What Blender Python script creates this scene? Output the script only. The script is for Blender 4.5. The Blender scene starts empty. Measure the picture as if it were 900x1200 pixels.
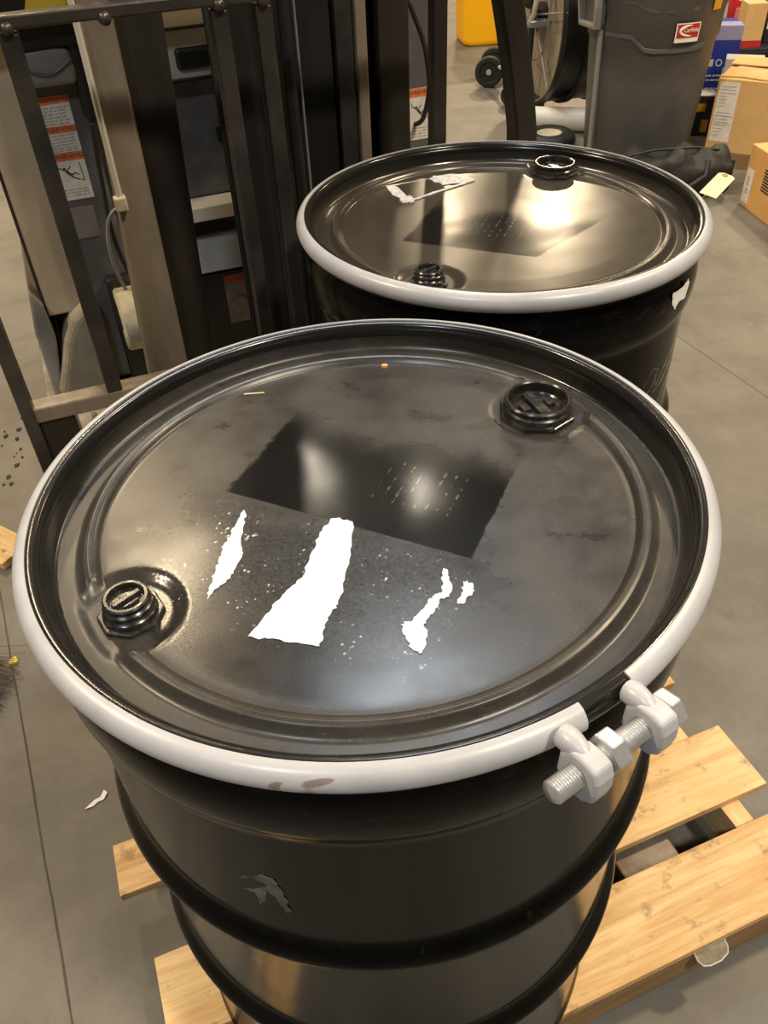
import bpy, bmesh, math, random
from mathutils import Vector, Matrix
random.seed(7)
PI = math.pi
S = bpy.context.scene
COL = S.collection

# ------------------------------------------------------------------ camera
def rad(d): return math.radians(d)
F_PX, CAM_Z, PITCH, ROLL = 953.46, 1.4502, 0.71649, -0.0507
c_, s_ = math.cos(PITCH), math.sin(PITCH)
fwd = Vector((0, c_, -s_)); rt0 = Vector((1, 0, 0)); up0 = Vector((0, s_, c_))
cr_, sr_ = math.cos(ROLL), math.sin(ROLL)
rt = cr_*rt0 + sr_*up0
up = -sr_*rt0 + cr_*up0
cam_d = bpy.data.cameras.new('camera')
cam = bpy.data.objects.new('camera', cam_d); COL.objects.link(cam)
cam_d.sensor_fit = 'VERTICAL'; cam_d.sensor_height = 36.0
cam_d.lens = F_PX/1200*36.0
cam_d.clip_start = 0.02
m = Matrix(((rt.x, up.x, -fwd.x, 0), (rt.y, up.y, -fwd.y, 0), (rt.z, up.z, -fwd.z, CAM_Z), (0, 0, 0, 1)))
cam.matrix_world = m
S.camera = cam

# ------------------------------------------------------------------ world, exposure, lamps
S.view_settings.view_transform = 'Standard'
S.view_settings.look = 'None'
S.view_settings.gamma = 1.0
S.view_settings.use_curve_mapping = False
S.view_settings.exposure = -0.05
S.cycles.use_denoising = True
S.cycles.max_bounces = 8
W = bpy.data.worlds.new('world'); S.world = W; W.use_nodes = True
W.node_tree.nodes['Background'].inputs[0].default_value = (0.9, 0.85, 0.75, 1)
W.node_tree.nodes['Background'].inputs[1].default_value = 0.05

CEIL = 5.6
WARM = (1.0, 0.78, 0.50); NEUT = (1.0, 0.88, 0.70); COOL = (0.84, 0.92, 1.0)
# x, y, watts, colour, diameter
LAMPS = [
    (-0.78, 6.3, 42, NEUT, 0.32), (0.36, 6.1, 15, NEUT, 0.32), (-2.1, 5.0, 110, WARM, 0.5),
    (0.30, 3.55, 95, COOL, 1.5),
    (3.5, 15.3, 620, WARM, 0.6), (1.5, 14.9, 260, WARM, 0.4),
    (3.7, 2.4, 280, WARM, 0.5), (-4.2, 0.8, 330, WARM, 0.5),  # second is an unseen lamp placed to brighten the stacker front
    (2.5, -1.3, 300, NEUT, 0.6), (-1.9, -2.6, 130, COOL, 0.6),
    (4.5, 8.0, 280, WARM, 0.5), (-4.2, 8.5, 360, WARM, 0.5),
]

# ------------------------------------------------------------------ materials
def mat(name, col, rough=0.5, metal=0.0, var=0.0, scale=8.0, col2=None, bump=0.0, bscale=None, rvar=0.0,
        spec=0.5, emit=None, coat=0.0, detail=5.0, stretch=None, lo=0.35, hi=0.65):
    M = bpy.data.materials.new(name); M.use_nodes = True
    nt = M.node_tree; b = nt.nodes['Principled BSDF']
    b.inputs['Base Color'].default_value = (*col, 1)
    b.inputs['Roughness'].default_value = rough
    b.inputs['Metallic'].default_value = metal
    b.inputs['Specular IOR Level'].default_value = spec
    b.inputs['Coat Weight'].default_value = coat
    if emit:
        b.inputs['Emission Color'].default_value = (*emit[0], 1); b.inputs['Emission Strength'].default_value = emit[1]
    tc = nt.nodes.new('ShaderNodeTexCoord'); src = tc.outputs['Object']
    if stretch:
        mp = nt.nodes.new('ShaderNodeMapping'); mp.inputs['Scale'].default_value = stretch
        nt.links.new(src, mp.inputs[0]); src = mp.outputs[0]
    if col2 is not None or var or rvar:
        n = nt.nodes.new('ShaderNodeTexNoise'); n.inputs['Scale'].default_value = scale; n.inputs['Detail'].default_value = detail
        n.inputs['Roughness'].default_value = 0.62
        nt.links.new(src, n.inputs['Vector'])
        r = nt.nodes.new('ShaderNodeMapRange'); r.inputs[1].default_value = lo; r.inputs[2].default_value = hi
        nt.links.new(n.outputs[0], r.inputs[0])
        if col2 is None: col2 = tuple(c*(1-var) for c in col)
        mx = nt.nodes.new('ShaderNodeMix'); mx.data_type = 'RGBA'
        mx.inputs['A'].default_value = (*col, 1); mx.inputs['B'].default_value = (*col2, 1)
        nt.links.new(r.outputs[0], mx.inputs['Factor']); nt.links.new(mx.outputs['Result'], b.inputs['Base Color'])
        if rvar:
            r2 = nt.nodes.new('ShaderNodeMapRange'); r2.inputs[1].default_value = 0.3; r2.inputs[2].default_value = 0.7
            r2.inputs[3].default_value = max(0.03, rough-rvar); r2.inputs[4].default_value = min(1, rough+rvar)
            nt.links.new(n.outputs[0], r2.inputs[0]); nt.links.new(r2.outputs[0], b.inputs['Roughness'])
    if bump:
        n2 = nt.nodes.new('ShaderNodeTexNoise'); n2.inputs['Scale'].default_value = bscale or scale*4; n2.inputs['Detail'].default_value = 4
        nt.links.new(src, n2.inputs['Vector'])
        bp = nt.nodes.new('ShaderNodeBump'); bp.inputs['Strength'].default_value = bump; bp.inputs['Distance'].default_value = 0.01
        nt.links.new(n2.outputs[0], bp.inputs['Height']); nt.links.new(bp.outputs[0], b.inputs['Normal'])
    return M

class NB:
    """small node-building helper"""
    def __init__(s, M): s.nt = M.node_tree; s.b = s.nt.nodes['Principled BSDF']; s.tc = s.nt.nodes.new('ShaderNodeTexCoord')
    def val(s, sock, v):
        if hasattr(v, 'is_linked') or hasattr(v, 'links'): s.nt.links.new(v, sock)
        else: sock.default_value = v
    def m(s, op, a, b=0.0, c=None):
        n = s.nt.nodes.new('ShaderNodeMath'); n.operation = op
        s.val(n.inputs[0], a); s.val(n.inputs[1], b)
        if c is not None: s.val(n.inputs[2], c)
        return n.outputs[0]
    def noise(s, scale, detail=5, rough=0.6, vec=None, dist=0.0):
        n = s.nt.nodes.new('ShaderNodeTexNoise'); n.inputs['Scale'].default_value = scale; n.inputs['Detail'].default_value = detail
        n.inputs['Roughness'].default_value = rough; n.inputs['Distortion'].default_value = dist
        s.nt.links.new(vec or s.tc.outputs['Object'], n.inputs['Vector']); return n.outputs[0]
    def vmap(s, sc=(1, 1, 1), loc=(0, 0, 0), rot=(0, 0, 0), src=None):
        n = s.nt.nodes.new('ShaderNodeMapping'); n.inputs['Scale'].default_value = sc; n.inputs['Location'].default_value = loc
        n.inputs['Rotation'].default_value = rot
        s.nt.links.new(src or s.tc.outputs['Object'], n.inputs[0]); return n.outputs[0]
    def step(s, x, a, b, o0=0.0, o1=1.0):
        n = s.nt.nodes.new('ShaderNodeMapRange'); n.interpolation_type = 'SMOOTHSTEP'
        s.val(n.inputs[0], x); s.val(n.inputs[1], a); s.val(n.inputs[2], b); s.val(n.inputs[3], o0); s.val(n.inputs[4], o1)
        return n.outputs[0]
    def mix(s, f, a, b):
        n = s.nt.nodes.new('ShaderNodeMix'); n.data_type = 'RGBA'
        s.val(n.inputs['Factor'], f)
        for k, v in (('A', a), ('B', b)):
            if isinstance(v, tuple): n.inputs[k].default_value = (*v, 1)
            else: s.nt.links.new(v, n.inputs[k])
        return n.outputs['Result']
    def xyz(s, src=None):
        n = s.nt.nodes.new('ShaderNodeSeparateXYZ'); s.nt.links.new(src or s.tc.outputs['Object'], n.inputs[0]); return n.outputs
    def bump(s, h, strength, dist=0.005):
        n = s.nt.nodes.new('ShaderNodeBump'); n.inputs['Strength'].default_value = strength; n.inputs['Distance'].default_value = dist
        s.nt.links.new(h, n.inputs['Height']); s.nt.links.new(n.outputs[0], s.b.inputs['Normal'])
    def col(s, v): s.val(s.b.inputs['Base Color'], v)
    def rough(s, v): s.val(s.b.inputs['Roughness'], v)

def newmat(name):
    M = bpy.data.materials.new(name); M.use_nodes = True; return M

def concrete_mat():
    M = newmat('concrete'); k = NB(M)
    a = k.noise(0.9, 6, 0.6); b = k.noise(5.0, 8, 0.7); c = k.noise(60, 3)
    f = k.m('ADD', k.m('MULTIPLY', a, 0.6), k.m('MULTIPLY', b, 0.4))
    base = k.mix(k.step(f, 0.38, 0.62), (0.095, 0.087, 0.072), (0.168, 0.153, 0.126))
    stain = k.step(k.noise(2.3, 8, 0.72, dist=0.6), 0.55, 0.68)
    base = k.mix(k.m('MULTIPLY', stain, 0.55), base, (0.075, 0.068, 0.057))
    sp = k.step(k.noise(26, 3, 0.6), 0.70, 0.76)
    base = k.mix(k.m('MULTIPLY', sp, 0.6), base, (0.065, 0.058, 0.05))
    k.col(base); k.rough(k.step(a, 0.3, 0.7, 0.42, 0.62)); k.bump(c, 0.12, 0.003)
    return M

def wood_mat(name, light, dark, seed=0.0):
    M = newmat(name); k = NB(M)
    v = k.vmap((1.6, 22, 22), (seed, seed*1.7, 0)); g = k.noise(2.2, 6, 0.62, v, 0.5)
    fine = k.noise(9.0, 3, 0.6, v)
    col = k.mix(k.step(k.m('ADD', k.m('MULTIPLY', g, 0.7), k.m('MULTIPLY', fine, 0.3)), 0.36, 0.66), light, dark)
    big = k.step(k.noise(3.5, 4, 0.6), 0.45, 0.75)
    col = k.mix(k.m('MULTIPLY', big, 0.45), col, (light[0]*0.8, light[1]*0.62, light[2]*0.42))
    sm = k.step(k.noise(17, 5, 0.65, k.vmap((1, 1.3, 1), (seed*3, 1, 0))), 0.56, 0.68)
    col = k.mix(k.m('MULTIPLY', sm, 0.6), col, (0.19, 0.12, 0.065))
    vo = k.nt.nodes.new('ShaderNodeTexVoronoi'); vo.inputs['Scale'].default_value = 11
    k.nt.links.new(k.vmap((0.7, 1, 1), (seed*5, seed, 0)), vo.inputs['Vector'])
    kn = k.step(vo.outputs['Distance'], 0.06, 0.12, 1.0, 0.0)
    col = k.mix(k.m('MULTIPLY', kn, 0.8), col, (0.17, 0.085, 0.035))
    k.col(col); k.rough(0.62); k.bump(g, 0.25, 0.004)
    return M

def lid_mat(name, front=True):
    M = newmat(name); k = NB(M)
    x, y, z = k.xyz()
    n1 = k.noise(9, 7, 0.65); n2 = k.noise(38, 6, 0.7); n3 = k.noise(420, 2, 0.6)
    if front:
        ang, n_lo, n_hi, d_lo, d_hi = rad(-25.6), -0.040, 0.10, -0.130, 0.114
    else:
        ang, n_lo, n_hi, d_lo, d_hi = rad(-23), -0.108, 0.045, -0.115, 0.078
    ca, sa = math.cos(ang), math.sin(ang)
    d = k.m('ADD', k.m('MULTIPLY', x, ca), k.m('MULTIPLY', y, sa))
    n = k.m('ADD', k.m('MULTIPLY', x, -sa), k.m('MULTIPLY', y, ca))
    wob = k.m('MULTIPLY', k.m('SUBTRACT', n2, 0.5), 0.02)
    wob2 = k.m('MULTIPLY', k.m('SUBTRACT', n1, 0.5), 0.11)
    d_hi_ = k.m('ADD', d_hi, 0.0) if front else k.m('ADD', 0.083, k.m('MULTIPLY', k.m('ADD', n, 0.11), 0.42))
    pm = k.m('MULTIPLY', k.step(n, n_lo-0.001, n_lo+0.001),
             k.m('MULTIPLY', k.step(k.m('ADD', n, wob2), n_hi+0.02, n_hi-0.05),
                 k.m('MULTIPLY', k.step(k.m('ADD', d, wob), d_lo, d_lo+0.006), k.step(k.m('ADD', d, k.m('MULTIPLY', wob, .4 if front else 1.2)), d_hi_, k.m('SUBTRACT', d_hi_, 0.003)))))
    rr0 = k.m('SQRT', k.m('ADD', k.m('MULTIPLY', x, x), k.m('MULTIPLY', y, y)))
    # dust everywhere, wiped thinner around and below the old label
    dust = k.step(k.m('ADD', k.m('MULTIPLY', n1, 0.65), k.m('MULTIPLY', n2, 0.35)), 0.28, 0.68, 0.45 if front else 0.82, 1.0)
    if front:
        low = k.m('MULTIPLY', k.step(k.m('ADD', n, wob2), -0.00, -0.07), k.m('MULTIPLY', k.step(k.m('ADD', d, wob2), -0.21, -0.09), k.step(k.m('ADD', d, wob2), 0.21, 0.09)))
        low = k.m('MULTIPLY', low, k.step(k.m('SQRT', k.m('ADD', k.m('MULTIPLY', x, x), k.m('MULTIPLY', y, y))), 0.236, 0.222))
        dust = k.m('MULTIPLY', dust, k.m('SUBTRACT', 1.0, k.m('MULTIPLY', low, 0.62)))
    dust = k.m('MULTIPLY', dust, k.m('SUBTRACT', 1.0, k.m('MULTIPLY', pm, 0.97)))
    smear = k.step(k.noise(14, 4, 0.6, k.vmap((1, 1.6, 1), (3.1, 0.2, 0), (0, 0, 0.5))), 0.60, 0.68)
    dust = k.m('MULTIPLY', dust, k.m('SUBTRACT', 1.0, k.m('MULTIPLY', smear, 0.35 if front else 0.0)))
    dust = k.m('MULTIPLY', dust, k.step(rr0, 0.2795, 0.2745, 0.25, 1.0))   # thinned on the steep outer wall, painting in its dark reflection
    fleck = k.step(n3, 0.60, 0.74)
    dust_refl_col = k.mix(fleck, (0.043, 0.039, 0.034), (0.09, 0.083, 0.072)) if front else (0.042, 0.036, 0.028)  # far lid: dust tone also paints in a brown-grey room reflection
    col = k.mix(dust, (0.006, 0.006, 0.0065), dust_refl_col)
    if front:
        # white paper fibre left on the surface round the torn label
        vo = k.nt.nodes.new('ShaderNodeTexVoronoi'); vo.inputs['Scale'].default_value = 230
        k.nt.links.new(k.tc.outputs['Object'], vo.inputs['Vector'])
        dots = k.step(vo.outputs['Distance'], 0.22, 0.34, 1.0, 0.0)
        zone = k.m('MULTIPLY', k.step(n, -0.045, -0.06), k.m('MULTIPLY', k.step(n, -0.19, -0.15), k.m('MULTIPLY', k.step(d, -0.138, -0.118), k.step(d, 0.135, 0.10))))
        spk = k.m('MULTIPLY', k.m('MULTIPLY', dots, zone), k.step(k.noise(55, 5, 0.75), 0.555, 0.62))
        col = k.mix(spk, col, (0.62, 0.62, 0.62))
        haze = k.m('MULTIPLY', k.m('MULTIPLY', zone, 0.5), k.step(k.noise(320, 3, .7), .3, .85))
        col = k.mix(haze, col, (0.09, 0.095, 0.105))
    # faint left-over printing on the clean patch: rows of fine strokes
    if front: px0, px1, pn0, pn1 = 0.0, 0.078, 0.0, 0.062
    else: px0, px1, pn0, pn1 = -0.06, 0.07, -0.06, 0.03
    st = k.m('FRACT', k.m('MULTIPLY', d, 95.0))
    strokes = k.m('MULTIPLY', k.step(st, 0.0, 0.06), k.step(st, 0.26, 0.2))
    pz = k.m('MULTIPLY', k.m('MULTIPLY', k.step(d, px0, px0+.003), k.step(d, px1, px1-.003)), k.m('MULTIPLY', k.step(n, pn0, pn0+.004), k.step(n, pn1, pn1-.004)))
    pr = k.m('MULTIPLY', k.m('MULTIPLY', strokes, pz), k.step(k.noise(90, 4, .7), 0.47, 0.62))
    col = k.mix(k.m('MULTIPLY', pr, 0.35), col, (0.25, 0.23, 0.2))
    k.col(col)
    k.rough(k.m('ADD', 0.14, k.m('MULTIPLY', dust, 0.26 if front else 0.10)))
    k.bump(k.m('ADD', k.m('MULTIPLY', k.noise(5, 2), 1.0), k.m('MULTIPLY', n3, 0.0008)), 0.25, 0.005)
    return M

def drum_mat():
    M = newmat('black_gloss_paint'); k = NB(M)
    x, y, z = k.xyz()
    n1 = k.noise(7, 5, 0.6); n2 = k.noise(60, 4, 0.7)
    rust = k.m('MULTIPLY', k.step(k.noise(11, 6, 0.7, k.vmap((1, 1, 5))), 0.58, 0.74), 0.6)
    near = k.m('ADD', k.step(k.m('ABSOLUTE', k.m('SUBTRACT', z, 0.790)), 0.05, 0.015), k.step(k.m('ABSOLUTE', k.m('SUBTRACT', z, 0.552)), 0.03, 0.01))
    col = k.mix(k.step(n1, .4, .7), (0.0020, 0.0020, 0.0021), (0.0040, 0.0038, 0.0038))
    col = k.mix(k.m('MULTIPLY', rust, k.m('MINIMUM', near, 1.0)), col, (0.075, 0.036, 0.014))
    col = k.mix(k.m('MULTIPLY', k.step(n2, .62, .72), 0.18), col, (0.05, 0.047, 0.043))
    k.col(col); k.rough(k.step(n1, 0.3, 0.7, 0.09, 0.17)); k.b.inputs['Specular IOR Level'].default_value = 0.13; k.bump(n1, 0.06, 0.006)
    return M

def ring_mat():
    M = newmat('grey_ring_paint'); k = NB(M)
    x, y, z = k.xyz()
    n1 = k.noise(12, 5, .6); n2 = k.noise(70, 5, .7)
    col = k.mix(k.step(n1, .35, .7), (0.46, 0.465, 0.50), (0.37, 0.375, 0.40))
    # two scraped spots showing primer
    def spot(px, py, sx, sy):
        a = k.m('DIVIDE', k.m('SUBTRACT', x, px), sx); b = k.m('DIVIDE', k.m('SUBTRACT', y, py), sy)
        r = k.m('SQRT', k.m('ADD', k.m('MULTIPLY', a, a), k.m('MULTIPLY', b, b)))
        return k.step(k.m('ADD', r, k.m('MULTIPLY', k.m('SUBTRACT', n2, .5), 1.0)), 0.95, 0.7)
    sp = k.m('MAXIMUM', spot(-0.036, -0.2975, 0.013, 0.0018), spot(-0.066, -0.2955, 0.008, 0.0010))
    col = k.mix(k.m('MULTIPLY', sp, 0.8), col, (0.20, 0.14, 0.12))
    sc = k.step(k.noise(34, 6, .75), 0.68, 0.74)
    col = k.mix(k.m('MULTIPLY', sc, 0.5), col, (0.25, 0.22, 0.2))
    k.col(col); k.rough(k.step(n1, .3, .7, 0.28, 0.42)); k.bump(n2, 0.08, 0.002)
    return M

M_conc = concrete_mat()
M_wall = mat('painted_block', (0.15, 0.138, 0.12), 0.8, var=0.15, scale=2)
M_ceil = mat('ceiling_paint', (0.17, 0.16, 0.14), 0.8, var=0.2, scale=1)
M_joint = mat('joint_dirt', (0.085, 0.075, 0.062), 0.9, var=0.3, scale=30)
M_lid_f = lid_mat('dusty_black_lid', True)
M_lid_b = lid_mat('shiny_black_lid', False)
M_drum = drum_mat()
M_ring = ring_mat()
M_ring_b = mat('grey_ring_paint_clean', (0.46, 0.465, 0.50), 0.33, scale=12, col2=(0.37, 0.375, 0.40), rvar=0.06)
M_black_gloss = mat('black_gloss', (0.008, 0.008, 0.008), 0.22, var=0.3, scale=40, rvar=0.06)
M_bung = mat('bung_black', (0.016, 0.015, 0.014), 0.25, scale=90, col2=(0.05, 0.046, 0.04), rvar=0.08, lo=.5, hi=.8)
M_zinc = mat('zinc_plate', (0.74, 0.76, 0.78), 0.34, metal=0.75, var=0.2, scale=60, rvar=0.1)
M_paper = mat('white_paper', (0.86, 0.86, 0.86), 0.75, var=0.06, scale=60, bump=0.15)
M_resid = mat('adhesive_residue', (0.42, 0.42, 0.42), 0.35, scale=120, col2=(0.75, 0.75, 0.76), bump=0.5, bscale=300)
M_scuff = mat('grey_scuff', (0.13, 0.13, 0.13), 0.55, scale=60, col2=(0.03, 0.03, 0.03), lo=.4, hi=.7)
M_scratch = mat('pale_scratch', (0.20, 0.18, 0.15), 0.6, var=0.3, scale=60)
M_wood = [wood_mat('pine_%d' % i, l, d, i*1.37) for i, (l, d) in enumerate([((0.80, 0.56, 0.27), (0.56, 0.33, 0.13)), ((0.84, 0.60, 0.30), (0.62, 0.38, 0.16)), ((0.76, 0.50, 0.23), (0.50, 0.28, 0.10))])]
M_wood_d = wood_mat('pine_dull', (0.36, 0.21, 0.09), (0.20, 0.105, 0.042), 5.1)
M_steel_b = mat('bare_dark_steel', (0.085, 0.074, 0.064), 0.36, metal=0.45, scale=9, col2=(0.035, 0.03, 0.027), rvar=0.1, bump=0.06, bscale=60)
M_steel_w = mat('worn_brown_steel', (0.27, 0.22, 0.16), 0.5, metal=0.2, scale=7, col2=(0.12, 0.094, 0.068), rvar=0.1, stretch=(1, 1, 0.35), bump=0.1, bscale=50)
M_steel_d = mat('greasy_black_steel', (0.018, 0.016, 0.014), 0.38, metal=0.2, scale=7, col2=(0.04, 0.031, 0.023), rvar=0.1, stretch=(1, 1, 0.4))
M_fork = mat('worn_fork_steel', (0.30, 0.26, 0.22), 0.35, metal=0.6, scale=14, col2=(0.14, 0.11, 0.085), rvar=0.12)
M_blk = mat('black_plastic', (0.012, 0.011, 0.010), 0.5, var=0.4, scale=10)
M_body = mat('charcoal_grey_paint', (0.105, 0.10, 0.10), 0.36, scale=16, col2=(0.17, 0.16, 0.15), rvar=0.08, lo=.5, hi=.8)
M_body_l = mat('dusty_grey_cover', (0.27, 0.255, 0.235), 0.5, scale=8, col2=(0.19, 0.178, 0.16), bump=0.05)
M_tan = mat('dusty_tan_panel', (0.66, 0.53, 0.37), 0.6, scale=5, col2=(0.56, 0.44, 0.30))
M_dust = mat('dust_coated_steel', (0.38, 0.34, 0.265), 0.8, scale=9, col2=(0.20, 0.175, 0.135), bump=0.3, bscale=70)
M_cream = mat('cream_urethane', (0.60, 0.54, 0.40), 0.5, scale=11, col2=(0.26, 0.21, 0.135), lo=.42, hi=.7)
M_lgrey = mat('pale_grey_cover', (0.46, 0.46, 0.45), 0.45, var=0.15, scale=12)
M_orange = mat('label_orange', (0.86, 0.22, 0.06), 0.5, var=0.12, scale=50)
M_lab = mat('label_white', (0.86, 0.83, 0.77), 0.5, scale=40, col2=(0.70, 0.66, 0.60))
M_lab_shade = mat('shaded_label', (0.15, 0.135, 0.11), 0.6, scale=30, col2=(0.08, 0.07, 0.058))  # label white darkened to paint in the shadow on the lower decal
M_red_shade = mat('shaded_label_red', (0.30, 0.045, 0.02), 0.6, var=0.3, scale=40)  # header red muted for the same painted shadow
M_ink = mat('label_ink', (0.06, 0.055, 0.05), 0.6)
M_inkg = mat('label_grey_ink', (0.46, 0.43, 0.40), 0.6)
M_yel = mat('yellow_plastic', (1.0, 0.50, 0.0), 0.45, var=0.06, scale=4)
M_yel2 = mat('hazard_yellow', (0.75, 0.55, 0.05), 0.5, var=0.15, scale=20)
M_bin = mat('grey_bin_plastic', (0.080, 0.080, 0.080), 0.5, scale=6, col2=(0.105, 0.103, 0.10), bump=0.03)
M_bin_l = mat('light_grey_plastic', (0.26, 0.25, 0.245), 0.5, var=0.1, scale=20)
M_red = mat('label_red', (0.50, 0.03, 0.035), 0.45, var=0.1, scale=20)
M_redbag = mat('red_fabric', (0.66, 0.015, 0.02), 0.6, var=0.2, scale=12)
M_pink = mat('pink_band', (0.62, 0.18, 0.17), 0.6, var=0.2, scale=30)
M_white = mat('white_plastic', (0.90, 0.87, 0.80), 0.4, var=0.04, scale=6)
M_rubber = mat('black_rubber', (0.022, 0.021, 0.020), 0.6, var=0.3, scale=20)
M_fan_in = mat('fan_guard_tan', (0.33, 0.285, 0.225), 0.5, metal=0.1, scale=8, col2=(0.26, 0.22, 0.17))
M_fan_out = mat('fan_shroud_black', (0.016, 0.015, 0.014), 0.4, var=0.3, scale=6)
M_galv = mat('galvanised_grey', (0.34, 0.36, 0.37), 0.4, metal=0.6, var=0.2, scale=12)
M_bag = mat('black_nylon', (0.011, 0.011, 0.011), 0.6, var=0.3, scale=20, bump=0.3, bscale=40)
M_card = mat('cardboard', (0.72, 0.46, 0.185), 0.75, scale=6, col2=(0.62, 0.38, 0.145))
M_card_o = mat('orange_cardboard', (0.72, 0.40, 0.13), 0.75, scale=6, col2=(0.64, 0.35, 0.11))
M_card_d = mat('cardboard_inner', (0.28, 0.17, 0.075), 0.8, var=0.2, scale=8)
M_tape = mat('packing_tape', (0.45, 0.29, 0.12), 0.3, var=0.1, scale=20)
M_blue = mat('blue_print', (0.012, 0.035, 0.27), 0.4, var=0.1, scale=10)
M_lav = mat('lavender_lit_top', (0.30, 0.29, 0.50), 0.5, var=0.1, scale=10)  # paler tone paints in the light on the blue box's top
M_sky = mat('sky_blue_print', (0.16, 0.33, 0.75), 0.4)
M_char = mat('charcoal_print', (0.025, 0.027, 0.035), 0.5, var=0.2, scale=10)
M_offw = mat('offwhite_card', (0.52, 0.48, 0.41), 0.6, var=0.08, scale=12)
M_tagm = mat('manila_card', (0.74, 0.62, 0.34), 0.6, var=0.05, scale=20)
M_amber = mat('amber_print', (0.75, 0.36, 0.03), 0.5, var=0.1, scale=30)
M_sage = mat('grey_green_card', (0.30, 0.29, 0.22), 0.65, var=0.1, scale=10)
M_straw = mat('broom_fibre', (0.075, 0.055, 0.04), 0.7, var=0.4, scale=60)
M_dirt = mat('dried_dirt', (0.045, 0.038, 0.03), 0.9, var=0.4, scale=60)
M_clear = mat('scuffed_clear_film', (0.62, 0.60, 0.56), 0.2, var=0.1, scale=40)
M_film = mat('dull_grey_film', (0.30, 0.25, 0.18), 0.25, var=0.3, scale=60)
M_lampface = mat('lamp_lens', (1, 1, 1), 0.5, emit=((1.0, 0.92, 0.8), 6.0))
M_lampbody = mat('lamp_housing', (0.4, 0.4, 0.4), 0.4, metal=0.8, var=0.1, scale=5)

# ------------------------------------------------------------------ mesh helpers
class MB:
    def __init__(s): s.v = []; s.f = []
    def add(s, vs, fs):
        o = len(s.v); s.v += [tuple(v) for v in vs]; s.f += [tuple(i+o for i in f) for f in fs]; return s
    def box(s, lo, hi, M=None):
        x0, y0, z0 = lo; x1, y1, z1 = hi
        vs = [Vector(p) for p in ((x0,y0,z0),(x1,y0,z0),(x1,y1,z0),(x0,y1,z0),(x0,y0,z1),(x1,y0,z1),(x1,y1,z1),(x0,y1,z1))]
        if M is not None: vs = [M @ v for v in vs]
        return s.add(vs, [(0,3,2,1),(4,5,6,7),(0,1,5,4),(1,2,6,5),(2,3,7,6),(3,0,4,7)])
    def prism(s, poly, h0, h1, fn=lambda a, b, h: (a, b, h)):
        """closed 2-D outline (counter-clockwise) swept from h0 to h1; fn maps (a, b, h) to 3-D"""
        n = len(poly)
        vs = [fn(a, b, h0) for a, b in poly] + [fn(a, b, h1) for a, b in poly]
        fs = [tuple(reversed(range(n))), tuple(range(n, 2*n))] + [(i, (i+1) % n, n+(i+1) % n, n+i) for i in range(n)]
        return s.add(vs, fs)
    def tube(s, path, r, seg=10, caps=True):
        path = [Vector(p) for p in path]; rs = r if isinstance(r, (list, tuple)) else [r]*len(path)
        ref = None; vs = []; n = len(path)
        for i, p in enumerate(path):
            t = (path[min(i+1, n-1)] - path[max(i-1, 0)]).normalized()
            if ref is None:
                ref = t.orthogonal().normalized()
            ref = (ref - t*ref.dot(t)).normalized(); b = t.cross(ref)
            vs += [p + rs[i]*(math.cos(a)*ref + math.sin(a)*b) for a in (2*PI*k/seg for k in range(seg))]
        fs = [(i*seg+k, i*seg+(k+1) % seg, (i+1)*seg+(k+1) % seg, (i+1)*seg+k) for i in range(n-1) for k in range(seg)]
        if caps: fs += [tuple(reversed(range(seg))), tuple(range((n-1)*seg, n*seg))]
        return s.add(vs, fs)
    def lathe(s, prof, seg=48, M=None, closed=False, capb=False, capt=False, fn=None):
        n = len(prof); vs = []
        for k in range(seg):
            a = 2*PI*k/seg
            for r, z in prof:
                p = Vector((r*math.cos(a), r*math.sin(a), z))
                if fn: p = Vector(fn(p))
                vs.append(M @ p if M is not None else p)
        fs = []
        for k in range(seg):
            k2 = (k+1) % seg
            for i in range(n if closed else n-1):
                j = (i+1) % n
                fs.append((k*n+i, k2*n+i, k2*n+j, k*n+j))
        if capb: fs.append(tuple(k*n for k in reversed(range(seg))))
        if capt: fs.append(tuple(k*n+n-1 for k in range(seg)))
        return s.add(vs, fs)
    def build(s, name, mat, parent=None, smooth=None, bevel=0.0, M=None, segs=2):
        me = bpy.data.meshes.new(name); me.from_pydata([tuple(v) for v in s.v], [], s.f)
        bm = bmesh.new(); bm.from_mesh(me); bmesh.ops.recalc_face_normals(bm, faces=bm.faces); bm.to_mesh(me); bm.free()
        if smooth is not None:
            me.polygons.foreach_set('use_smooth', [True]*len(me.polygons))
            me.set_sharp_from_angle(angle=rad(smooth))
        me.materials.append(mat)
        o = bpy.data.objects.new(name, me); COL.objects.link(o)
        if parent is not None: o.parent = parent
        if M is not None: o.matrix_local = M
        if bevel:
            b = o.modifiers.new('bevel', 'BEVEL'); b.width = bevel; b.segments = segs; b.limit_method = 'ANGLE'; b.angle_limit = rad(40)
        return o
def tag(o, label, cat, group=None):
    o['label'] = label; o['category'] = cat
    if group: o['group'] = group
    return o
def thing(name, label, cat, loc=(0, 0, 0), rotz=0.0, group=None):
    o = bpy.data.objects.new(name, None); COL.objects.link(o); o.empty_display_size = 0.1
    o.location = loc; o.rotation_euler = (0, 0, rotz)
    return tag(o, label, cat, group)
def struct(o): o['kind'] = 'structure'; return o
def text_mesh(body, size, mat, name, parent, M, extrude=0.0004):
    c = bpy.data.curves.new('lettering', 'FONT'); c.body = body; c.size = size; c.extrude = extrude; c.align_x = 'CENTER'; c.align_y = 'CENTER'
    t = bpy.data.objects.new('lettering_source', c); COL.objects.link(t)
    bpy.context.view_layer.update()
    me = bpy.data.meshes.new_from_object(t.evaluated_get(bpy.context.evaluated_depsgraph_get()))
    bpy.data.objects.remove(t); bpy.data.curves.remove(c)
    me.materials.clear(); me.materials.append(mat)
    o = bpy.data.objects.new(name, me); COL.objects.link(o); o.parent = parent; o.matrix_local = M
    return o
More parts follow.
